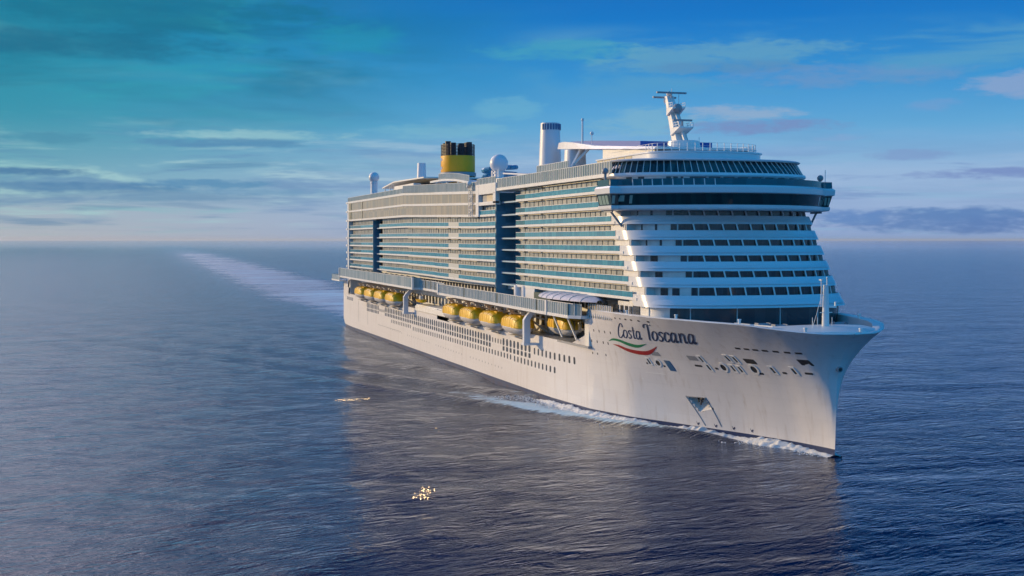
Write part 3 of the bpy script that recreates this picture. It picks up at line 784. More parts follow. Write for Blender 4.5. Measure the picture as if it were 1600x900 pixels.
# opaque pale panes on the wing windows, interior light painted as colour
mb = MB()
for (y, w) in ((-24.1, .0),):
    pass
wing_pane = mat('pale lit wing pane', (.30,.42,.36), .12)
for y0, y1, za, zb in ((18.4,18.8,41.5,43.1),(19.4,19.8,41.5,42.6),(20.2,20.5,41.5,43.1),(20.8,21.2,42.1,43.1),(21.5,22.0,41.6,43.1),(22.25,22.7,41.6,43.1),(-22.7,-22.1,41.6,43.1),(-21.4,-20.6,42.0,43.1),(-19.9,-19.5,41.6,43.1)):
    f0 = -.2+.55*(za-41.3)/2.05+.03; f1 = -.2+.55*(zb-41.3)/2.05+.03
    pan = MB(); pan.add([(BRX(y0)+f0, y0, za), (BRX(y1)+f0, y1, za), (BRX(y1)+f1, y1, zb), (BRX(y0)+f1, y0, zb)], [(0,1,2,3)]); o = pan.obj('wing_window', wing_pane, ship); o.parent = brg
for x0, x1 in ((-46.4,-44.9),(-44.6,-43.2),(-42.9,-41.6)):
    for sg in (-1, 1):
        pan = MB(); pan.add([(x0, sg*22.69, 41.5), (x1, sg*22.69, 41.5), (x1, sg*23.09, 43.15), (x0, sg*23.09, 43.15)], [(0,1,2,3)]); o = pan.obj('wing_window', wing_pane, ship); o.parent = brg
mb = MB(); ringloft(mb, [(.3, 43.35), (.75, 43.5), (.85, 44.5), (.45, 44.85), (-.3, 44.87)])
brr = mb.obj('bridge_roof', M['band'], ship); brr.parent = brg
mb = MB(); f = bridge_front(.35)
wall(mb, f, [(x-.15, y) for x, y in f], 44.86, 46.1)
for sg in (-1, 1): mb.gbox(-46.8, -41, *sorted((sg*23.05, sg*22.95)), lambda x: 44.86, lambda x: 46.1)
a = mb.obj('bridge_roof_screen', M['teal_dark'], ship)
mb = MB(); f2 = bridge_front(.42)
for s in np.arange(1.5, 17, 1.9):
    x, y, tx, ty = along(f2, s+3); mb.bar((x, y, 44.8), (x-.25, y, 46.0), .14, .14)
b = mb.obj('screen_post', M['white'], ship); b.parent = a
# braces under the wings
for sg in (-1, 1):
    mb = MB(); mb.tube((-43.5, sg*21.8, 40.4), (-42.6, sg*19.7, 37.4), .22); mb.bar((-46, sg*21.9, 40.2), (-42, sg*21.9, 40.2), .3, .3)
    mb.obj('wing_brace', M['steel'], ship)
mb = MB(); mb.sphere((-43.0, 22.2, 47.0), .62); mb.tube((-43.0, 22.2, 45), (-43.0, 22.2, 46.5), .2); mb.obj('searchlight', M['steel'], ship)
mb = MB(); mb.tube((-42.5, 23.0, 44.8), (-42.5, 23.0, 48.6), .07); mb.obj('whip_aerial', M['white'], ship)
mb = MB(); mb.sphere((-46.5, -21.6, 47.9), .62); mb.tube((-46.5, -21.6, 45.2), (-46.5, -21.6, 47.4), .28); mb.box(-47.3,-45.6,-22.4,-20.9,43.7,45.3); mb.obj('searchlight', M['steel'], ship)
# cabins above the bridge
mb = MB(); o_ = outline(0, 0, B=18.6, DD=9, x_=-46.5, back=2); wall(mb, o_, o_, 44.86, 46.9)
cb = mb.obj('upper_front_cabins', M['glass_front'], ship)
mb = MB(); ow = shrink(o_, -.06); n7 = int(len(ow)*.40); wall(mb, ow[:n7], ow[:n7], 44.9, 46.9); o = mb.obj('upper_front_wall', M['white_rough'], ship); o.parent = cb
mb = MB(); og = shrink(o_, -.14)
for s0, w in ((4.5, 1.4), (7.2, 1.2), (12.5, .9), (13.8, .9), (15.2, .5)):
    x, y, _, _ = along(og, s0); x2, y2, _, _ = along(og, s0+w); mb.add([(x,y,45.2),(x2,y2,45.2),(x2,y2,46.8),(x,y,46.8)], [(0,1,2,3)])
o = mb.obj('upper_front_window', M['glass_front'], ship); o.parent = cb
mb = MB(); L = olen(o_)
for s in np.arange(L*.40, L*.95, 2.9):
    x, y, tx, ty = along(o_, s); nx, ny = ty, -tx
    mb.add([(x, y, 44.9), (x+nx*1.9, y+ny*1.9, 44.9), (x+nx*.9, y+ny*.9, 46.9), (x, y, 46.9), (x+tx*.1, y+ty*.1, 44.9), (x+nx*1.9+tx*.1, y+ny*1.9+ty*.1, 44.9), (x+nx*.9+tx*.1, y+ny*.9+ty*.1, 46.9), (x+tx*.1, y+ty*.1, 46.9)], [(0,1,2,3),(4,7,6,5),(1,5,6,2)])
o = mb.obj('front_divider', M['white'], ship); o.parent = cb
# lounge: floor band, leaning windows, visor roof
def oring(B, DD, x_, back): return outline(0, 0, B=B, DD=DD, x_=x_, back=back)
LX = -48.5
mb = MB()
rings = []
for B_, DD_, z in ((18.8, 10.6, 46.6), (20.2, 12.0, 46.75), (20.5, 12.4, 47.0), (20.4, 12.2, 47.45), (19.8, 11.6, 47.5)):
    rings.append([(x, y, z) for x, y in oring(B_, DD_, LX, 3.5)])
mb.loft(rings, closed=True)
lg = mb.obj('lounge_floor', M['band'], ship)
def lean(z): f = (z-47.45)/2.3; return oring(19.9-1.3*f, 11.8-1.6*f, LX, 3.0)
mb = MB(); wall(mb, lean(47.45), lean(49.75), 47.45, 49.75); o = mb.obj('lounge_window', M['lounge_glass'], ship); o.parent = lg
mb = MB(); lo, hi = shrink(lean(47.45), -.08), shrink(lean(49.75), -.08); L0, L1 = olen(lo), olen(hi)
N = 44
for i in range(1, N):
    x, y, _, _ = along(lo, L0*i/N); x2, y2, _, _ = along(hi, L1*(i-.35)/N)
    mb.bar((x, y, 47.45), (x2, y2, 49.8), .10, .12)
mb.bar((LX-3, -20.1, 47.4), (LX-3.6, -19.0, 49.9), .9, .5)
o = mb.obj('lounge_mullion', M['white'], ship); o.parent = lg
mb = MB(); rings = []
for B_, DD_, z in ((19.3, 10.8, 49.72), (19.5, 11.0, 49.95), (19.0, 10.6, 50.15), (15.5, 8.0, 50.35), (10, 5, 50.5)):
    rings.append([(x, y, z) for x, y in oring(B_, DD_, LX, 4.)])
mb.loft(rings); o = mb.obj('lounge_roof', M['band'], ship, smooth=True); o.parent = lg
mb = MB(); random.seed(3)
for i in range(26):
    t = R(-80+160*i/25); x = LX-1+9*math.cos(t)*.85; y = 17*math.sin(t); mb.box(x-.5, x+.5, y-.5, y+.5, 47.5, 48.2+random.random()*.3)
o = mb.obj('lounge_seat', M['dark'], ship); o.parent = lg
# top house and its rail
mb = MB(); rings = []
for f, z in ((1., 50.3), (1., 51.6), (1.03, 51.65), (1.03, 51.9), (.9, 52.0)):
    rings.append([(x, y, z) for x, y in outline(0, 0, B=12*f, DD=7*f, x_=-50, back=26)])
mb.loft(rings); th_ = mb.obj('top_house', M['band'], ship, smooth=False)
mb = MB(); 
for x in (-76, -72, -68, -64, -60): mb.box(x, x+3.4, -12.07, -11.95, 50.3, 51.6)
o = mb.obj('top_house_panel', mat('beige cladding', (.50,.44,.32), .5), ship); o.parent = th_
mb = MB(); o_ = outline(0, 0, B=11, DD=6.4, x_=-50, back=24); L = olen(o_)
for s in np.arange(22, L-20, 1.5):
    x, y, _, _ = along(o_, s); mb.bar((x, y, 51.9), (x, y, 53.5), .12, .12)
for z in (52.4, 52.9, 53.5):
    for a, b in zip(o_, o_[1:]): mb.bar((*a, z), (*b, z), .05, .05)
o = mb.obj('roof_rail', M['white'], ship); o.parent = th_
# forward reaching canopy roof
zcan = lambda x: 52.2+(-x-45)*.066
mb = MB(); mb.gbox(-78, -50, -10, 10, lambda x: 50.2, lambda x: zcan(x)-.02); mb.obj('roof_house', M['white_rough'], ship)
mb = MB(); secs = []
for x, t, w in ((-115, .5, 6), (-113.5, 1.5, 8), (-106, 1.7, 9.3), (-98, 1.5, 10), (-90, 1.1, 10.4), (-82, .7, 10.6), (-66, .6, 10.8), (-48, .5, 11)):
    z = zcan(x); secs.append([(x, -w, z), (x, w, z), (x, w*.96, z+t), (x, -w*.96, z+t)])
mb.loft(secs); cp = mb.obj('canopy_roof', M['white'], ship)
mb = MB(); mb.loft([[(x, -8, zcan(x)+.5), (x, 8, zcan(x)+.5), (x, 8, zcan(x)+h), (x, -8, zcan(x)+h)] for x, h in ((-104, 1.75), (-90, 1.9), (-70, 1.75), (-62, 1.7))])
o = mb.obj('canopy_cover', M['blue_roof'], ship); o.parent = cp
mb = MB()
for x, dx_ in ((-93.5, 4.5), (-88.5, -4.5)): mb.bar((x, -9.3, zcan(x)), (x+dx_, -14.5, 48.5), .5, .5)
o = mb.obj('canopy_strut', M['white'], ship); o.parent = cp
for (x, y, z0, z1, r) in ((-96, -8, 55.6, 62.2, .26), (-90, -8, 55.2, 58.6, .1)):
    mb = MB(); mb.tube((x, y, z0), (x, y, z1), r, r*.8); mb.sphere((x, y, z1+.1), r*1.3 if r > .2 else .42); mb.obj('aerial_pole', M['white'], ship)
# main mast, leaning aft
mb = MB()
MX, MZ = -59.0, 52.0
mb.lathe((MX+.5, 0, MZ), [(4.0, 0), (4.0, 1.2), (4.6, 1.2), (4.6, 1.5), (3.4, 1.5), (3.2, 2.8), (2.9, 2.9)], 24)
ms = mb.obj('main_mast', M['white'], ship)
mb = MB(); secs = []
for f in (0, .33, .66, 1):
    x = MX-1.0-f*6.0; z = MZ+2.5+f*10.2; w = 1.5-.75*f; d = 1.3-.6*f
    secs.append([(x-w*.8, -d, z), (x+w*.8, -d, z), (x+w, d, z), (x-w, d, z)])
mb.loft(secs); o = mb.obj('mast_column', M['white'], ship); o.parent = ms
mb = MB()
for f, l, w in ((.3, 4.4, 1.6), (.72, 3.4, 1.4)):
    x = MX-1.0-f*6; z = MZ+2.5+f*10.2
    mb.loft([[(x+a, -w, z-b), (x+a, w, z-b), (x+a, w, z+.15), (x+a, -w, z+.15)] for a, b in ((.3, 1.4), (l*.7, .5), (l, .1))])
    for yy in (-w, w):
        for zz in (.6, 1.1): mb.bar((x+1, yy, z+zz), (x+l, yy, z+zz), .07, .07)
    for a in (l*.4, l*.7, l): mb.bar((x+a, -w, z), (x+a, -w, z+1.1), .08, .08); mb.bar((x+a, w, z), (x+a, w, z+1.1), .08, .08)
mb.bar((MX+1.5, 0, MZ+2.5), (MX-3.5, 0, MZ+9), .5, .5)
o = mb.obj('mast_platform', M['white'], ship); o.parent = ms
mb = MB()
for f, dx_, l in ((1.02, 1.5, 3.3), (.96, -2.4, 2.6), (.42, 3.4, 2.1)):
    x = MX-1-f*6+dx_; z = MZ+2.5+f*10.2+.2; mb.box(x-.2, x+.2, -l, l, z, z+.35); mb.tube((x, 0, z-.9), (x, 0, z), .18)
for dx_, z, r in ((1.6, 9.2, .95), (-2.6, 7.5, .3)): mb.sphere((MX-4.2+dx_, 0, MZ+z+.6), r)
o = mb.obj('radar_scanner', M['steel'], ship); o.parent = ms
mb = MB()
for y, z in ((-1.6, 12.2), (0, 13.6), (1.6, 12.6), (-3, 3.1), (3.2, 3.2)): mb.tube((MX-5.5 if z > 9 else MX+1, y, MZ+z-1.5), (MX-5.5 if z > 9 else MX+1, y, MZ+z+.5), .07)
mb.sphere((MX-6.9, 0, MZ+13.2), .55)
o = mb.obj('mast_aerial', M['white'], ship); o.parent = ms

# ------------------------------------------------------------------ white funnels, radomes, yellow funnel
def vent(x, y, z0, z1, r0, r1, cut=None):
    mb = MB(); h = z1-z0; mb.lathe((x, y, z0), [(r0, 0), (r1, h), (r1-.25, h), (r1-.3, h-.5)], 36, ex=1.1)
    v = mb.obj('white_funnel', M['radome'], ship, smooth=True)
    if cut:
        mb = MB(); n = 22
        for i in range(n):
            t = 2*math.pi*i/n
            if not (-1.3 < (t+math.pi) % (2*math.pi)-math.pi < 2.6): continue  # dark slats only on the shaded half, lit half left white
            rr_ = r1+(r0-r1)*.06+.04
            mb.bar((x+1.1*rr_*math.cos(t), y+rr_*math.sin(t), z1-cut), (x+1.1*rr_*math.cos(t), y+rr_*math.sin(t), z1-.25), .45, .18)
        o = mb.obj('exhaust_louvre', mat('shaded slate louvre', (.10,.16,.30), .5), ship); o.parent = v
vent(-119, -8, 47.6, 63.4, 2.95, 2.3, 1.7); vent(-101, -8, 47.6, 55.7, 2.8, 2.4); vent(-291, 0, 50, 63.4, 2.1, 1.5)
for x, y, z, r, pr, zb in ((-163, -8, 56.0, 2.55, 1.35, 50.5), (-298, -16.5, 58.2, 1.95, 1.25, 50.5)):
    mb = MB(); mb.tube((x, y, zb), (x, y, z-r*.78), pr*1.05, pr, 20); mb.lathe((x, y, z-r-.05), [(pr*1.2, -.2), (pr*1.2, .15)], 20)
    rd = mb.obj('radome', M['radome'], ship, smooth=True)
    mb = MB(); mb.sphere((x, y, z), r); o = mb.obj('radome_shell', M['radome'], ship, smooth=True); o.parent = rd
mb = MB(); mb.box(-182, -146, -13, 12, 49.0, 51.2); mb.box(-170, -158, -12, -3, 51.2, 52.0)
for s in (-1, 1): mb.bar((-163+s*3.2, -9, 51), (-163+s*3.2, -9, 54.2), .45, .45)
mb.obj('pool_deck_house', M['white_rough'], ship)
mb = MB(); mb.loft([[(x, -12, z-.35), (x, 12, z-.35), (x, 12, z), (x, -12, z)] for x, z in ((-146, 52.6), (-120, 51.0), (-110, 50.2))]); mb.obj('glass_dome_roof', M['radome'], ship)
mb = MB(); mb.box(-282, -222, -13, 13, 50, 52.6); mb.loft([[(x, -15.5, z-.4), (x, 15.5, z-.4), (x, 15.5, z), (x, -15.5, z)] for x, z in ((-288, 54.0), (-268, 55.4), (-222, 55.0))])
mb.box(-262, -232, -16.5, -14, 50, 53.4)
for x in (-285, -276, -270): mb.bar((x, -15, 50), (x, -15, 54.4), .3, .3)
mb.obj('aft_deck_house', M['white_rough'], ship)
# slides and small gear on the aft pool deck
mb = MB(); pts = [Vector((-196-6*math.cos(t)*(1-.05*t), 2+5*math.sin(t), 57.5-t*.33)) for t in np.arange(0, 14, .4)]
for a, b in zip(pts, pts[1:]): mb.tube(a, b, .7, n=7)
mb.obj('water_slide', mat('blue slide', (.06,.28,.45), .3), ship)
FX = -238.
mb = MB(); mb.lathe((FX, 0, 57.3), [(5.5, 0), (5.65, .3), (5.65, 5.4), (5.3, 5.45)], 48, ex=1.15, ey=1.0)
fn = mb.obj('funnel', M['yellow'], ship, smooth=True)
mb = MB(); mb.lathe((FX, 0, 50), [(4.6, 0), (4.6, 6.3)], 32, ex=1.1)
for i in range(6):
    t = 2*math.pi*i/6+.3; mb.bar((FX+7.3*math.cos(t), 6.3*math.sin(t), 50), (FX+5.4*math.cos(t), 5*math.sin(t), 57.4), .7, .5)
o = mb.obj('funnel_base', M['yellow'], ship); o.parent = fn
mb = MB(); mb.lathe((FX, 0, 55.9), [(5.2, 0), (6.0, .1), (6.0, 1.3), (5.4, 1.45)], 40, ex=1.15); o = mb.obj('funnel_gallery', M['steel'], ship); o.parent = fn
mb = MB(); pos_ = [(-3.6,-3.0,4.1),(-1.2,-3.9,4.3),(1.3,-3.7,4.8),(3.8,-2.6,4.2),(4.6,0,4.0),(3.6,2.6,4.3),(1.0,3.6,4.7),(-1.6,3.6,4.7),(-4.2,2.0,4.2),(-4.8,-.8,4.0)]
for i, (x, y, h) in enumerate(pos_): mb.tube((FX+x, y, 62.5), (FX+x, y, 62.7+h), .98, n=16)
o = mb.obj('exhaust_pipe', M['black'], ship, smooth=True); o.parent = fn
mb = MB()
for z in np.arange(63.0, 66.5, .48):
    ps = [(FX+6.3*math.cos(2*math.pi*i/40), 5.5*math.sin(2*math.pi*i/40), z) for i in range(41)]
    for a, b in zip(ps, ps[1:]): mb.bar(a, b, .10, .20)
for i in range(14): t = 2*math.pi*i/14; mb.bar((FX+6.3*math.cos(t), 5.5*math.sin(t), 62.6), (FX+6.3*math.cos(t), 5.5*math.sin(t), 66.6), .14, .14)
o = mb.obj('funnel_cage', M['black'], ship); o.parent = fn
mb = MB(); pts = []
for i in range(29):
    t = R(50+260*i/28); pts.append((t, 1.0))
ring = []
for ro, ri in ((1.75, 1.0),):
    for t, _ in pts: ring.append((ro*math.cos(t), ro*math.sin(t)*1.1, ri*math.cos(t), ri*math.sin(t)*1.1))
def onf(u, w, off): # wrap on the starboard face
    th = u/6.2; return (FX+6.5*math.sin(th)+off*0, -5.65*math.cos(th)-off, 60.1+w)
vs = []; 
for a, b, c, d in ring: vs += [onf(a, b, .08), onf(c, d, .08)]
mb.add(vs, [(2*i, 2*i+2, 2*i+3, 2*i+1) for i in range(len(ring)-1)])
o = mb.obj('funnel_emblem', M['emblem'], ship); o.parent = fn

# ------------------------------------------------------------------ bow mast and gear
mb = MB(); mb.tube((-2.9, 0, 20.8), (-2.9, 0, 27.6), .62, .42, 14); fm = mb.obj('bow_mast', M['white'], ship, smooth=True)
mb = MB()
mb.bar((-2.9, -1.0, 23.1), (-2.9, 1.2, 23.1), .12, .12); mb.bar((-2.9, -.9, 25.9), (-2.9, .5, 25.9), .1, .1)
mb.tube((-3.0, -.75, 24.0), (-3.0, -.75, 28.4), .11); mb.tube((-2.9, .25, 27.4), (-2.9, .25, 28.6), .14); mb.bar((-2.9, .4, 24), (-2.9, 1.9, 24), .35, .3); mb.bar((-2.9, 1.8, 23.9), (-2.9, 1.8, 24.8), .25, .25)
mb.box(-3.3, -2.6, -1.0, -.5, 28.3, 28.5); mb.sphere((-2.9, .25, 28.7), .2); mb.bar((-2.9, -.8, 25.5), (-2.9, -2.3, 20.9), .05, .05)
for y in (-2.4, -1.5, 1.2): mb.bar((-2.9, y, 20.8), (-2.9, y, 22.3), .07, .07)
o = mb.obj('mast_fitting', M['white'], ship); o.parent = fm
mb = MB()
for (x, y) in ((-9, 6), (-12, 8), (-13, -6), (-9, -5)):
    mb.tube((x, y-1, 20.3), (x, y+1, 20.3), .55, n=14); mb.box(x-.7, x+.7, y-1.2, y-1.0, 19.6, 20.9); mb.box(x-.7, x+.7, y+1., y+1.2, 19.6, 20.9)
mb.obj('mooring_winch', M['steel'], ship)
mb = MB(); mb.bar((-12.5, -11.5, 20.95), (-3.5, -9.2, 20.9), .22, .22); mb.obj('spare_boom', M['white'], ship)
for (x, y) in ((3.6, 2.5), (-38.8, -20.2), (-24.5, -16.8), (-9.8, -12.0), (1.9, -6.4), (-17, 15)):
    mb = MB(); mb.tube((x, y, ZT(x)+.05), (x, y, ZT(x)+.6), .24, .24, 12); mb.tube((x, y, ZT(x)+.6), (x, y, ZT(x)+.78), .34, .3, 12); mb.obj('bollard', M['white'], ship)

# ------------------------------------------------------------------ openings and fittings on the bow plating
def opening(x, z, w, h, sh=0., rnd=0., name='mooring_opening', frame=False, m_='dark'):
    mb = MB(); patch(mb, rect(x, z, w, h, sh, rnd), 0, .03); o = mb.obj(name, M[m_], ship)
    if frame:
        fb = MB(); ring_patch(fb, rect(x, z, w+.55, h+.5, sh), rect(x, z, w, h, sh), .0, .16); f = fb.obj('opening_frame', M['white'], ship); f.parent = o
for x in (-13.4,-11.5,-9.65,-7.8,-5.8,-3.7,-1.8): opening(x, 16.65, 1.15, .28, 0, .1, 'slot_window')
for x, z, w, h in ((-35.8,14.05,2.3,.75),(-26.4,13.95,2.2,.8),(-12.9,14.45,2.4,.8),(-1.9,15.1,2.0,.95)): opening(x, z, w, h, -.4, .12, 'mooring_opening', m_='steel' if x < -30 or x == -26.4 else 'dark')
for x, z in ((-24.3,14.0),(-17.7,14.65),(-16.05,14.6),(-23.6,12.6),(-17.9,12.9),(-16.3,12.85),(-9.1,13.35),(-4.8,13.55),(-38.5,12.5)): opening(x, z-.1, .50, .95, -.35, 0, 'fairlead_opening', True)
for x, z, w in ((-26.0,12.6,1.7),(-21.9,12.45,.7),(-12.0,12.4,.9),(-7.0,12.95,.9),(-2.3,13.25,1.4),(-39.2,12.0,.5),(-36.9,11.9,.5),(-34.9,11.8,.5)): opening(x, z, w, .34, 0, .14, 'roller_slot')
for x, z, r_ in ((-20.1,12.8,.55),(-13.15,13.05,.6),(-36.2,12.3,.5)):
    mb = MB(); cir = [(x+r_*math.cos(R(18*i))*1.05, z+r_*math.sin(R(18*i))) for i in range(20)]; patch(mb, cir, 0, .03); o = mb.obj('hawse_hole', M['dark'], ship)
    fb = MB(); ring_patch(fb, [(x+(p-x)*1.6, z+(q-z)*1.55) for p, q in cir], cir, 0, .2); f = fb.obj('opening_frame', M['white'], ship, smooth=False); f.parent = o
mb = MB(); patch(mb, rect(-33.3, 12.0, 1.5, 1.9, -.35), 0, .05); mb.obj('pilot_door', mat('blue shell door', (.05,.14,.28), .3), ship)
mb = MB(); mb.tube((1.1, 0, 14.25), (1.75, 0, 14.2), .48, .48, 18); o = mb.obj('hawse_hole', M['steel'], ship, smooth=True); mb = MB(); mb.tube((1.7, 0, 14.2), (1.78, 0, 14.2), .3, .3, 16); p = mb.obj('hawse_mouth', M['dark'], ship); p.parent = o
for x, z in ((-30.2, 1.75),(-26.2,1.8),(-22.3,1.85),(-18.3,1.9)):
    mb = MB(); patch(mb, [(x-.35,z+.3),(x-.05,z-.05),(x+.3,z+.2),(x+.38,z-.1),(x+.1,z-.25),(x+.35,z-.4),(x-.1,z-.3),(x-.2,z)], 0, .03); mb.obj('thruster_mark', M['navy'], ship)
for x in (-55.4,-52.9,-50.4,-47.8): opening(x, 17.15, .32, .5, 0, .1, 'porthole')
for x in (-57.2,-54.8,-52.2,-50.2): opening(x, 14.95, .32, .5, 0, .1, 'porthole')
for x in (-57.5,-55.5,-52.2): opening(x, 12.5, .3, .45, 0, .1, 'porthole')
for x in (-43.2,-41.2,-39.0,-36.8,-34.0,-31.0): opening(x, 20.25, .7 if x > -40 else .45, .26, 0, .08, 'freeing_port')
opening(-61.2, 16.9, 1.4, .5, 0, 0, 'shell_marking')
for x, w, z in ((-49, 7, 11.4), (-46, 9, 8.9), (-38, 5, 10.2)):
    mb = MB(); patch(mb, rect(x, z, w, .09, 0), 0, .04); mb.obj('rubbing_strake', M['white'], ship)
mb = MB(); mb.box(-321.2, -321.0, -20.95, -20.7, 3.5, 12.5)
for x in (-306, -288): patch(mb, rect(x, 8.0, .22, 8.0), 0, .04)
for x, w, z in ((-250, 38, 6.0),): patch(mb, rect(x, z-.8, w, .12), 0, .04)
mb.obj('hull_seam', M['steel'], ship)

# hull windows ---------------------------------------------------------------
wins = []
for x in np.linspace(-95, -115.3, 8): wins.append(('D', x))
for x in np.linspace(-127.2, -256, 50): wins.append(('D', x))
for x in np.linspace(-66.9, -91.3, 10): wins.append(('S', x, 10.15, .95, 1.5))
for x in np.linspace(-117.6, -124.6, 4): wins.append(('S', x, 10.3, .75, 1.2))
for x in np.linspace(-77.8, -106.3, 12): wins.append(('S', x, 7.2, .9, 1.35))
for x in np.linspace(-109.5, -213, 41): wins.append(('S', x, 7.3, .9, 1.25))
for x in np.linspace(-217, -245.6, 12): wins.append(('S', x, 7.7, .9, 1.15))
for x in np.linspace(-268.5, -288.7, 9): wins.append(('D', x))
for x in np.linspace(-258, -266, 5): wins.append(('S', x, 10.4, .7, 1.0))
for x in np.linspace(-319, -333, 6): wins.append(('S', x, 11.9, 1.3, 1.3))
wins.sort(key=lambda w: -w[1])
cnt = 0; rest = MB()
def win_mesh(mb, w):
    if w[0] == 'D':
        x = w[1]; zo = .6*min(1, max(0, (-x-120)/130))
        patch(mb, rect(x, 10.45+zo, 1.55, 1.75, 0, .6), 0, .03); patch(mb, rect(x, 8.85+zo, 1.55, 1.1, 0, .35), 0, .03)
    else: patch(mb, rect(w[1], w[2], w[3], w[4], 0, .3), 0, .03)
for w in wins:
    if cnt < 100: mb = MB(); win_mesh(mb, w); mb.obj('window', M['window'], ship); cnt += 1
    else: win_mesh(rest, w)
tag(rest.obj('window_row', M['window'], ship), None, None, kind='stuff')
mb = MB()
for x in np.arange(-253, -113, 2.9):
    if int(-x) % 37 > 4: patch(mb, rect(x, 4.5+.5*math.sin(x/60), .3, .42), 0, .03)
tag(mb.obj('scupper_row', M['steel'], ship), None, None, kind='stuff')

# ------------------------------------------------------------------ the ship's name and its two swashes
def catmull(P, n=10):
    P = [Vector(p) for p in P]; Q = [P[0]*2-P[1]]+P+[P[-1]*2-P[-2]]; out = []
    for i in range(1, len(Q)-2):
        for k in range(n):
            t = k/n; a, b, c, d = Q[i-1:i+3]
            out.append(.5*((2*b)+(-a+c)*t+(2*a-5*b+4*c-d)*t*t+(-a+3*b-3*c+d)*t**3))
    out.append(P[-1]); return out
EL = [(.40+.34*math.cos(R(90+i*30)), .5+.5*math.sin(R(90+i*30))) for i in range(13)]
GL = {
 'C': (1.0, [[(.93,1.35),(.95,1.58),(.78,1.78),(.55,1.72),(.32,1.45),(.12,.95),(.10,.42),(.26,.06),(.52,-.04),(.80,.14),(.98,.42)]]),
 'o': (.88, [EL]),
 's': (.74, [[(.62,.80),(.52,.98),(.34,1.0),(.16,.84),(.20,.63),(.42,.48),(.55,.28),(.46,.06),(.26,-.02),(.06,.14)]]),
 't': (.62, [[(.30,1.50),(.27,.9),(.25,.30),(.34,.02),(.56,.14)], [(.02,1.0),(.58,1.02)]]),
 'a': (1.06, [[(.66,.84),(.50,1.0),(.30,.96),(.10,.62),(.08,.22),(.24,-.02),(.44,.08),(.62,.40)], [(.70,1.02),(.66,.6),(.64,.22),(.74,-.02),(.96,.20)]]),
 'T': (1.0, [[(.62,1.66),(.63,.9),(.66,.30),(.72,-.04)], [(.16,1.30),(.06,1.40),(.08,1.58),(.24,1.70),(.46,1.73),(.70,1.70),(.92,1.66),(1.12,1.68)]]),
 'c': (.80, [[(.64,.74),(.58,.95),(.40,1.0),(.20,.86),(.07,.50),(.16,.10),(.38,-.02),(.56,.08),(.70,.30)]]),
 'n': (1.02, [[(.10,1.0),(.12,.5),(.12,-.02)], [(.13,.62),(.30,.92),(.50,1.0),(.64,.80),(.64,.30),(.74,0.),(.98,.18)]]),
}
mb = MB()
def glyph(ch, x0, z0, sx, sz, wmax, wmin, sh):
    for st in GL[ch][1]:
        pts = catmull([(p[0]+sh*p[1]*sz/sx, p[1]) for p in st], 8); L = []
        for i, p in enumerate(pts):
            a = pts[max(0, i-1)]; b = pts[min(len(pts)-1, i+1)]; d = Vector(((b.x-a.x)*sx, (b.y-a.y)*sz)); d.normalize()
            w = wmin+(wmax-wmin)*abs(d.y)**1.3; e = min(1, min(i, len(pts)-1-i)/3+.55) if st is not EL else 1
            nn = Vector((-d.y, d.x))*w*e/2; c = (x0+p.x*sx, z0+p.y*sz)
            L.append(((c[0]+nn.x, c[1]+nn.y), (c[0]-nn.x, c[1]-nn.y)))
        vs = []
        for (a, b) in L: vs += [hp(*a, .05), hp(*b, .05)]
        mb.add(vs, [(2*i, 2*i+2, 2*i+3, 2*i+1) for i in range(len(L)-1)])
xcur = -45.2
for ch in 'Costa': glyph(ch, xcur, 16.55+(xcur+44.6)*.012, 1.9, 1.56, .34, .13, .72); xcur += GL[ch][0]*1.95
xcur += .45
for ch in 'Toscana': glyph(ch, xcur, 16.65+(xcur+36)*.012, 2.1, 1.78, .45, .15, .95); xcur += GL[ch][0]*2.16
mb.obj('ship_name', M['navy'], ship)
def swash(name, top, bot, mt):
    mb = MB(); a = catmull(top, 12); b = catmull(bot, 12); n = min(len(a), len(b)); vs = []
    for i in range(n): vs += [hp(a[i].x, a[i].y, .05), hp(b[i].x, b[i].y, .05)]
    mb.add(vs, [(2*i, 2*i+2, 2*i+3, 2*i+1) for i in range(n-1)]); mb.obj(name, mt, ship)
swash('green_swash', [(-49.7,15.45),(-47.6,16.1),(-45.2,16.1),(-42.0,15.6),(-39.6,15.45),(-36.6,15.85)], [(-49.7,15.43),(-47.8,15.72),(-45.3,15.6),(-42.4,15.0),(-39.8,14.9),(-36.6,15.83)], M['green'])
swash('red_swash', [(-48.2,14.95),(-46.0,14.95),(-43.0,14.45),(-40.0,14.3),(-37.4,14.5),(-34.0,15.55)], [(-48.2,14.92),(-46.2,14.55),(-43.2,13.8),(-40.2,13.55),(-37.2,13.85),(-34.0,15.52)], M['red'])

# ------------------------------------------------------------------ davits, posts, awning, promenade furniture parts
def davit(x, dark=False):
    mb = MB()
    mb.bar((x, -16.4, 18.9), (x, -23.4, 18.9), .35, .4); mb.bar((x, -16.5, 14), (x, -22.8, 18.7), .4, .4); mb.bar((x, -16.6, 16.8), (x-1.5, -23.0, 18.4), .25, .25)
    mb.tube((x, -22.4, 18.8), (x, -22.4, 17.3), .12); mb.box(x-.45, x+.45, -22.9, -21.9, 18.3, 18.8)
    mb.obj('davit', M['davit'], ship)
for bx in (-156,-138,-119,-100): davit(bx-4.6); davit(bx+4.2)
for bx in (-290,-271,-253,-234): davit(bx-4.2); davit(bx+4.0)
for bx in (-156,-138,-119,-100,-290,-271,-253,-234):
    mb = MB(); mb.box(bx-2.6, bx+2.8, -23.8, -20.6, 12.95, 13.25); mb.bar((bx, -20.9, 12.2), (bx, -23.4, 13.0), .35, .3); mb.obj('boat_cradle', M['davit'], ship)
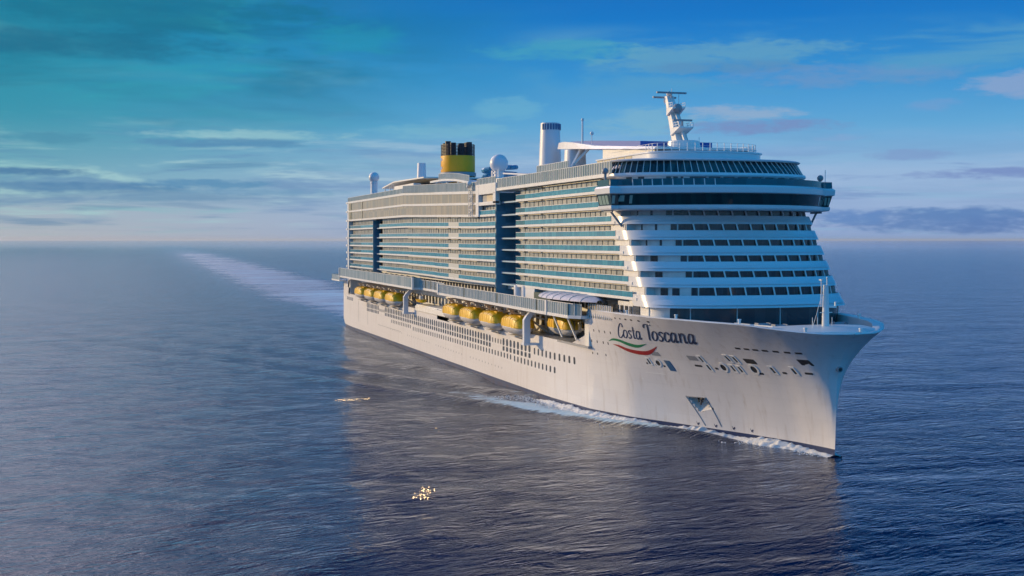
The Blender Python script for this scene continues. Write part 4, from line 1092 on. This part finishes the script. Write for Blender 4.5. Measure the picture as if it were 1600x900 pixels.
for x, zb in ((-89.5, 11.9), (-212.5, 12.2)):
    mb = MB(); mb.box(x-.6, x+.6, -24.2, -22.8, zb, 17.3); mb.loft([[(x-.6, y0, z), (x+.6, y0, z), (x+.6, y1, z), (x-.6, y1, z)] for z, y0, y1 in ((17.3, -24.2, -22.8), (18.2, -23.6, -22.2), (19.3, -22.6, -21.2))])
    mb.box(x-1.0, x+1.0, -24.4, -20.9, zb-.2, zb+.3); mb.obj('fender_post', M['radome'], ship)
for x in (-73, -64):
    mb = MB(); mb.bar((x-4, -21.6, 19.2), (x, -20.9, 14.6), .3, .3); mb.obj('deck_strut', M['white'], ship)
mb = MB(); rings = []
for x in np.linspace(-86, -52, 18):
    f = (x+69)/17; w = math.sqrt(max(.02, 1-f*f)); rings.append([(x, -20.6-3.9*w*math.cos(R(t)), 22.75+1.35*w**.6*math.sin(R(t))) for t in range(0, 181, 20)])
mb.loft(rings, closed=False); aw = mb.obj('awning', M['awning'], ship, smooth=True)
mb = MB()
for x in np.linspace(-82, -56, 7):
    f = (x+69)/17; w = math.sqrt(max(.02, 1-f*f)); ps = [(x, -20.6-3.95*w*math.cos(R(t)), 22.8+1.36*w**.6*math.sin(R(t))) for t in range(0, 181, 20)]
    for a, b in zip(ps, ps[1:]): mb.bar(a, b, .22, .1)
o = mb.obj('awning_rib', M['white'], ship); o.parent = aw
mb = MB(); mb.tube((-104, -18.5, 20), (-104, -18.5, 24.3), 1.5, n=20); mb.tube((-110, -18.5, 20), (-110, -18.5, 24.3), 1.5, n=20); mb.box(-103, -96, -19.5, -16, 20, 23.9); mb.obj('deck_kiosk', M['radome'], ship, smooth=True)
mb = MB(); mb.box(-95.5, -84, -19.8, -16, 20, 23.2); mb.obj('dark_kiosk', mat('dark green kiosk', (.02,.06,.06), .4), ship)

# ------------------------------------------------------------------ lifeboats (each hangs in its davits: its own thing)
def lifeboat_meshes():
    L = 7.4
    def ring(x, w, z0, z1, zc=15.35-15.35):
        return None
    hullm = MB(); secs = []
    for f in (-1, -.93, -.8, -.55, 0, .5, .72, .88, .97, 1.0):
        w = 2.25*(1-abs(f)**(3.2 if f < 0 else 2.6))**.5+.35 if abs(f) < 1 else .3
        zb = -1.75+1.1*abs(f)**4
        secs.append([(f*L, -w, .0), (f*L, -w*.97, -.5), (f*L, -w*.72, zb*.72), (f*L, -w*.2, zb), (f*L, w*.2, zb), (f*L, w*.72, zb*.72), (f*L, w*.97, -.5), (f*L, w, .0)])
    hullm.loft(secs)
    top = MB(); secs = []
    for f in (-1, -.95, -.82, -.6, 0, .5, .68, .82, .93, 1.0):
        w = 2.25*(1-abs(f)**5)**.5+.3 if abs(f) < 1 else .25
        h = 2.6*(1-abs(f)**(4.5 if f < 0 else 3.6))**.7+.12 if abs(f) < 1 else .15
        secs.append([(f*L, -w, .02), (f*L, -w*1.0, h*.35), (f*L, -w*.93, h*.74), (f*L, -w*.62, h*.97), (f*L, 0, h), (f*L, w*.62, h*.97), (f*L, w*.93, h*.74), (f*L, w, h*.35), (f*L, w, .02)])
    top.loft(secs)
    bel = MB(); secs = []
    for f in (-.99, -.93, -.8, -.55, 0, .5, .72, .88, .97):
        w = 2.25*(1-abs(f)**(3.2 if f < 0 else 2.6))**.5+.42
        secs.append([(f*L, -w, -.10), (f*L, -w, .10), (f*L, w, .10), (f*L, w, -.10)])
    bel.loft(secs)
    win = MB()
    for x in (-4.2, -2.1, 0, 2.1, 4.0):
        win.box(x-.35, x+.35, -2.53, -2.3, .75, 1.15)
    for f in (-.72, -.48, -.24, 0, .24, .48, .70):
        w = (2.25*(1-abs(f)**5)**.5+.3)+.02; h = 2.6*(1-abs(f)**(4.5 if f < 0 else 3.6))**.7+.14
        prof = [(-w, .05), (-w, h*.35), (-w*.93, h*.74), (-w*.62, h*.97), (0, h), (w*.62, h*.97), (w*.93, h*.74), (w, h*.35), (w, .05)]
        top.loft([[(f*L-.09, y, z) for y, z in prof], [(f*L+.09, y, z) for y, z in prof]])
    hat = MB(); hat.box(2.6, 4.6, -.8, .8, 1.9, 2.75); hat.box(-.5, .3, -.5, .5, 2.1, 2.5)
    return hullm, top, bel, win, hat
hm, tm, bm_, wm_, ha = lifeboat_meshes()
protos = {}
def lifeboat(loc, label, group, first=[True]):
    t = thing('lifeboat', label, 'lifeboat', loc, group)
    if first[0]:
        protos['hull'] = hm.obj('hull', M['boat_white'], t, smooth=True); protos['canopy'] = tm.obj('canopy', M['orange'], t, smooth=True)
        protos['rubbing_belt'] = bm_.obj('rubbing_belt', M['boat_white'], t); protos['hatch'] = ha.obj('wheelhouse', M['orange'], t, bevel=.12)
        first[0] = False
    else:
        for p in protos.values(): c = p.copy(); COL.objects.link(c); c.parent = t
    return t
gF, gA = 'lifeboats under the forward promenade', 'lifeboats under the aft promenade'
for x, lb in ((-100, 'foremost fully visible yellow lifeboat, the largest, beside the blue-grey post'),
              (-119, 'yellow lifeboat second behind the forward post, between two others'),
              (-138, 'yellow lifeboat third behind the forward post'),
              (-156, 'yellow lifeboat at the aft end of the forward group, beside the blue shell door')):
    lifeboat((x, -22.25, 15.05), lb, gF)
lifeboat((-85.5, -15.9, 15.6), 'shaded lifeboat half hidden ahead of the forward blue-grey post', gF)
for x, lb in ((-234, 'foremost lifeboat of the aft group, just behind the aft blue-grey post'),
              (-253, 'second lifeboat of the aft group, counting from its post'),
              (-271, 'third lifeboat of the aft group, counting from its post'),
              (-290, 'sternmost and smallest looking lifeboat of the aft group')):
    lifeboat((x, -22.25, 15.15), lb, gA)
t = thing('rescue_boat', 'small open yellow rescue boat hanging between the two lifeboat groups', 'rescue boat', (-200, -21.5, 17.0))
mb = MB(); secs = []
for f in (-1, -.8, 0, .6, .9, 1.05):
    w = 1.3*(1-abs(min(f, .999))**3)**.5+.15; secs.append([(f*4, -w, 0), (f*4, -w*.7, -.8), (f*4, 0, -1.1+.5*abs(f)**3), (f*4, w*.7, -.8), (f*4, w, 0)])
mb.loft(secs); mb.obj('hull', M['orange'], t, smooth=True)
mb = MB(); mb.box(-1, 1, -.5, .5, 0, 1.1); mb.obj('console', M['boat_white'], t, bevel=.1)
mb = MB(); mb.tube((-2.5, 0, 0), (0, 0, 2.3), .08); mb.tube((2.5, 0, 0), (0, 0, 2.3), .08); mb.obj('sling', M['steel'], t)

# sun loungers and parasols on the aft promenade ----------------------------
proto = None
for i in range(12):
    x = -300+i*8.2
    if proto is None:
        t = thing('parasol', '', 'parasol', (x, -21.8, zp(x)+.62), 'dark parasols along the aft promenade')
        mb = MB(); mb.lathe((0, 0, 2.3), [(2.3, 0), (1.2, .45), (.05, .85)], 8); a = mb.obj('shade', M['umbrella'], t)
        mb = MB(); mb.tube((0, 0, 0), (0, 0, 3.0), .06); b = mb.obj('pole', M['steel'], t); proto = (a, b)
    else:
        t = thing('parasol', '', 'parasol', (x, -21.8, zp(x)+.62), 'dark parasols along the aft promenade')
        for p in proto: c = p.copy(); COL.objects.link(c); c.parent = t
    t['label'] = 'dark green parasol in the row along the aft promenade rail'

# ------------------------------------------------------------------ sea
def crest(x, y):
    """height of the ship's own waves at a point"""
    h = 0.
    ay = np.abs(y)
    for k, (x0, y0, sl2, amp, wd) in enumerate(((-20,8.5,.42,1.0,2.2), (-48,9.,.40,-.55,2.6), (-70,12.,.40,.7,3.), (-105,14.,.38,-.4,3.), (-130,17.,.36,.5,3.5), (-190,20.,.34,.4,4.), (-250,22,.33,.45,4.), (-320,20,.33,.5,5.))):
        s = x0-x
        yl = y0+np.maximum(s, 0)*sl2
        fade = 1/(1+np.maximum(s, 0)/110)
        on = 1/(1+np.exp(-np.clip(s/2.5, -30, 30)))
        h = h+amp*fade*on*np.exp(-((ay-yl)/wd/(1+np.maximum(s, 0)/160))**2)
    return h
rngs = [2.0]
while rngs[-1] < 120000: rngs.append(rngs[-1]*1.0165+ .02)
rngs = np.array(rngs); NA = 900
CX, CY = 60., -50.
ang = np.linspace(0, 2*np.pi, NA, endpoint=False)
rr_, aa_ = np.meshgrid(rngs, ang, indexing='ij')
X = CX+rr_*np.cos(aa_); Y = CY+rr_*np.sin(aa_)
Z = np.zeros_like(X)
rs = np.random.RandomState(5)
fadeR = np.exp(-(rr_/700.)**2)
for i in range(26):
    lam = 7*(1.17**i) if i < 14 else rs.uniform(6, 40); th = rs.normal(math.radians(70), .55); A_ = .0032*lam**.75*(.5 if lam > 30 else 1)
    kx, ky = math.cos(th)*2*np.pi/lam, math.sin(th)*2*np.pi/lam
    Z += A_*np.sin(kx*X+ky*Y+rs.uniform(0, 6.28))*np.clip(lam/(rr_*.02+.01)-.6, 0, 1)
Z *= fadeR; Z += crest(X, Y)*.9*np.exp(-(rr_/900)**2)
V = np.stack([X, Y, Z], -1).reshape(-1, 3)
nr = len(rngs); i0 = np.arange(nr-1)[:, None]*NA; j0 = np.arange(NA)[None, :]; j1 = (j0+1) % NA
Fq = np.stack([i0+j0, i0+NA+j0, i0+NA+j1, i0+j1], -1).reshape(-1, 4)
V = np.vstack([V, [[CX, CY, 0]]]); 
me = bpy.data.meshes.new('sea'); me.vertices.add(len(V)); me.vertices.foreach_set('co', V.ravel())
nq = len(Fq); tri = np.array([[j, (j+1) % NA, len(V)-1] for j in range(NA)])
me.loops.add(nq*4+NA*3); me.loops.foreach_set('vertex_index', np.concatenate([Fq.ravel(), tri.ravel()]))
me.polygons.add(nq+NA); me.polygons.foreach_set('loop_start', np.concatenate([np.arange(nq)*4, nq*4+np.arange(NA)*3]))
me.polygons.foreach_set('use_smooth', np.ones(nq+NA, bool)); me.update(calc_edges=True)
# where the ship has churned the water
s = -340-X; yc = 12+np.maximum(s, 0)*.029; hw = 25+np.maximum(s, 0)*.0075+ 20*np.clip(s/300, 0, 1)
wk = np.exp(-(np.abs(Y-yc)/hw/1.05)**3)*(s > -8)*np.clip((s+8)/20, 0, 1)
wk *= np.clip(1.0-np.maximum(s, 0)/9000, .0, 1)*np.clip(1.05-np.maximum(s, 0)/30000, 0, 1)
cyan = np.exp(-((Y-yc)/28)**2)*np.exp(-np.maximum(s, 0)/170)*np.clip((s+8)/20, 0, 1)
side = np.exp(-np.maximum(0, np.abs(Y)-22)/5)*np.clip((-20-X)/30, 0, 1)*np.clip((X+400)/60, 0, 1)*.6
crs = np.clip(crest(X, Y)-.28, 0, 1)*np.exp(-np.maximum(0, -X-40)/120)*np.clip((-25-X)/10, 0, 1)
crs2 = np.exp(-((np.abs(Y)-(19.5+np.maximum(-X-50, 0)*.30))/5.5)**2)*np.clip((-50-X)/15, 0, 1)*np.exp(-np.maximum(0, -X-70)/45)
foam = np.clip(side*.5+crs*1.1+crs2*1.0, 0, 1)
for nm, arr in (('wake', wk), ('cyan', cyan), ('churn', foam)):
    at_ = me.attributes.new(nm, 'FLOAT', 'POINT'); at_.data.foreach_set('value', np.append(arr.reshape(-1), 0).astype(np.float32))
sea = bpy.data.objects.new('sea', me); COL.objects.link(sea); sea['kind'] = 'structure'
SM = bpy.data.materials.new('sea water'); SM.use_nodes = True; g = G(SM.node_tree); b = g.n['Principled BSDF']
t = g.node('ShaderNodeTexCoord').outputs['Object']
x, y, z = g.sep(t)
rad = g.m('SQRT', g.m('ADD', g.m('MULTIPLY', x, x), g.m('MULTIPLY', y, y)))
def att(n): a = g.node('ShaderNodeAttribute', attribute_name=n); return a.outputs['Fac']
cdist = g.node('ShaderNodeCameraData').outputs['View Distance']
far = None
# wind ripples run roughly across the view; three sizes
def rip(scale, th, st, det, seed, rough=.6, dist=.4):
    c, s_ = math.cos(th), math.sin(th)
    u = g.m('ADD', g.m('MULTIPLY', x, c), g.m('MULTIPLY', y, s_)); w = g.m('ADD', g.m('MULTIPLY', x, -s_), g.m('MULTIPLY', y, c))
    return g.noise(g.comb(u, g.m('MULTIPLY', w, st), seed), scale, det, rough, dist)
r1 = rip(.42, .30, .36, 4, 0., .5, .25); r2 = rip(.13, .25, .40, 3, 3., .5); r3 = rip(1.25, .50, .42, 4, 7., .55, .3); r4 = rip(.035, .1, .5, 3, 11.)
def ridge(n): return g.m('SUBTRACT', 1.0, g.m('ABSOLUTE', g.m('MULTIPLY_ADD', n, 2.0, -1.0)))
r1 = ridge(r1); r3 = ridge(r3)
hgt = g.m('ADD', g.m('ADD', g.m('MULTIPLY', r1, .44), g.m('MULTIPLY', r2, .42)), g.m('ADD', g.m('MULTIPLY', r3, .15), g.m('MULTIPLY', r4, 2.4)))
bn = g.node('ShaderNodeBump'); g.set(bn.inputs['Strength'], g.mapr(rad, 500., 9000., .6, .12)); bn.inputs['Distance'].default_value = 1.0
g.set(bn.inputs['Height'], hgt); g.l.new(bn.outputs[0], b.inputs['Normal'])
base = (.0003, .013, .056)
patches = g.mapr(rip(.004, .2, .4, 3, 20.), .35, .65)
col = g.mix(patches, base, (.0008, .014, .050))
col = g.mix(g.m('MULTIPLY', att('cyan'), .9), col, (.02, .20, .42))
# foam
fn1 = rip(.45, .0, .35, 7, 31., .7, 1.); fn2 = rip(.07, .1, .35, 6, 40., .68, .6); fn3 = rip(.012, .1, .45, 6, 50., .7, .6)
wn_ = g.m('ADD', g.m('ADD', g.m('MULTIPLY', fn1, .30), g.m('MULTIPLY', fn2, .40)), g.m('MULTIPLY', fn3, .55))
wf = g.mapr(g.m('ADD', wn_, g.m('MULTIPLY', att('wake'), .34)), .83, 1.05)
wf = g.m('MULTIPLY', wf, g.mapr(att('wake'), .0, .35))
cf = g.mapr(g.m('ADD', fn1, g.m('MULTIPLY', att('churn'), .55)), .72, .95)
cf = g.m('MULTIPLY', cf, g.mapr(att('churn'), .02, .3))
ff = g.m('MAXIMUM', g.m('MULTIPLY', wf, .9), g.m('MULTIPLY', cf, .9))
col = g.mix(ff, col, (.66, .84, .90))
di = g.node('ShaderNodeBsdfDiffuse'); g.set(di.inputs['Color'], col); g.l.new(bn.outputs[0], di.inputs['Normal'])
go = g.node('ShaderNodeBsdfGlossy'); go.inputs['Color'].default_value = (.84,.90,1.0,1); g.l.new(bn.outputs[0], go.inputs['Normal'])
fr_n = g.node('ShaderNodeFresnel'); fr_n.inputs['IOR'].default_value = 1.17; g.l.new(bn.outputs[0], fr_n.inputs['Normal'])
mx = g.node('ShaderNodeMixShader'); g.set(mx.inputs[0], g.m('MULTIPLY', fr_n.outputs[0], g.m('SUBTRACT', 1.0, g.m('MULTIPLY', ff, .9))))
g.l.new(di.outputs[0], mx.inputs[1]); g.l.new(go.outputs[0], mx.inputs[2]); g.l.new(mx.outputs[0], g.n['Material Output'].inputs['Surface'])
g.set(go.inputs['Roughness'], g.m('ADD', g.m('MULTIPLY', ff, .5), g.m('ADD', g.m('ADD', .06, g.m('MULTIPLY', g.m('MULTIPLY', g.mapr(rad, 60., 700.), g.mapr(rad, 6000., 1500.)), .05)), g.m('MULTIPLY', att('wake'), .12))))
me.materials.append(SM)

# ------------------------------------------------------------------ foam at the waterline, real lumpy geometry
def foam_strip(name, sgn, x_start, x_end, label):
    mb = MB(); xs = np.arange(x_start, x_end, -.22); rings = []
    for x in xs:
        q = (x_start-x); am = min(1, .35+q/14)*max(0, min(1, (x-x_end)/25)); am *= .6+.6*noise.noise(Vector((x*.12, 3, 0)))+.25
        b0 = hb(x, .3)-.25; r_ = []
        n = 12; W = (1.2+1.8*am+.5*noise.noise(Vector((x*.3, 7, 1))))
        for j in range(n+1):
            f = j/n; prof = math.sin(math.pi*min(1, f*1.25+.12))**.8 if f < .7 else max(0, 1-f)/.3*.75
            nz = noise.fractal(Vector((x*.9, f*3.2, sgn*5)), .8, 2.1, 4)*.55
            z = -.12+am*(1.05*prof)+nz*am*.55*(.3+prof)
            if j == n: z = -.35
            r_.append((x+.3*noise.noise(Vector((x, f*4, 9))), sgn*(b0+W*f*(1+.25*noise.noise(Vector((x*.8, 1, 1))))+.0), z))
        rings.append(r_)
    mb.loft(rings, closed=False); o = mb.obj(name, M['foam'], None, smooth=True); tag(o, label, 'foam', None, 'stuff'); return o
foam_strip('bow_wave_foam', -1, .3, -92, 'white bow wave curling along the starboard waterline')
foam_strip('bow_wave_foam', 1, .3, -60, 'white bow wave on the far side of the stem')
# broken foam lumps scattered outside the strip, and the two glinting patches
mb = MB(); random.seed(11)
def lump(x, y, r, tall=.35):
    n = 5; z = .12; vs = [(x+r*random.uniform(.6, 1.2)*math.cos(2*math.pi*i/n), y+r*random.uniform(.4, .9)*math.sin(2*math.pi*i/n), z-.15) for i in range(n)]+[(x, y, z+r*tall)]
    mb.add(vs, [(i, (i+1) % n, n) for i in range(n)])
for i in range(1500):
    x = -random.random()**.8*95; yo = hb(x, 0)+1.5+abs(random.gauss(0, 1))*(1.0+(-x)*.03); lump(x, -yo, random.uniform(.06, .28))
o = mb.obj('foam_flecks', M['foam']); tag(o, 'scattered white foam flecks beside the bow wave', 'foam', None, 'stuff')
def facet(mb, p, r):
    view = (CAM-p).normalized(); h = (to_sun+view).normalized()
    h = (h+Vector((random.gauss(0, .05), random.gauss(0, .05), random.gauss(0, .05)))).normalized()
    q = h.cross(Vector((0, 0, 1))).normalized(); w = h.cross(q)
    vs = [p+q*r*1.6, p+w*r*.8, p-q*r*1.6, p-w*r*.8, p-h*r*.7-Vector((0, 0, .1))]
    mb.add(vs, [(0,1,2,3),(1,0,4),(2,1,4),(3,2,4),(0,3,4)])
gm = mat('sun glint facet', (.55,.50,.40), .38, metal=1.)  # added metal facets, tilted to mirror the sun into the camera
for (cx_, cy_, n, ux, uy, kx_, lb) in ((-95.9,-61.7,44,1.6,3.4,0.,'round patch of added sun glint facets on the darker water'), (11.3,-70.5,60,.8,1.1,1.,'long slanting patch of added sun glint facets nearest the camera'), (-47.4,-54.6,5,.9,1.2,.3,'faint small group of added glint facets between the two bright patches')):
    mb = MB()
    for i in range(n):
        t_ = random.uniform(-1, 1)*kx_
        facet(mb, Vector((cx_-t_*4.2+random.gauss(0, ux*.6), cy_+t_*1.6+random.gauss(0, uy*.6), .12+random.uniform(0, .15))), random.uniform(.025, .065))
    o = mb.obj('sun_glint_facets', gm); tag(o, lb, 'foam', None, 'stuff')

# ------------------------------------------------------------------ air
HZ = MB(); HZ.box(-130000, 130000, -130000, 130000, -1.6, 90)
HM = bpy.data.materials.new('haze'); HM.use_nodes = True; g = G(HM.node_tree); g.n.clear()
vo = g.node('ShaderNodeVolumePrincipled'); vo.inputs['Color'].default_value = (.86,.93,1,1); vo.inputs['Density'].default_value = 1.8e-5
vo.inputs['Anisotropy'].default_value = .2
ho = g.node('ShaderNodeOutputMaterial'); g.l.new(vo.outputs[0], ho.inputs['Volume'])
hz = HZ.obj('haze', HM); hz['kind'] = 'stuff'
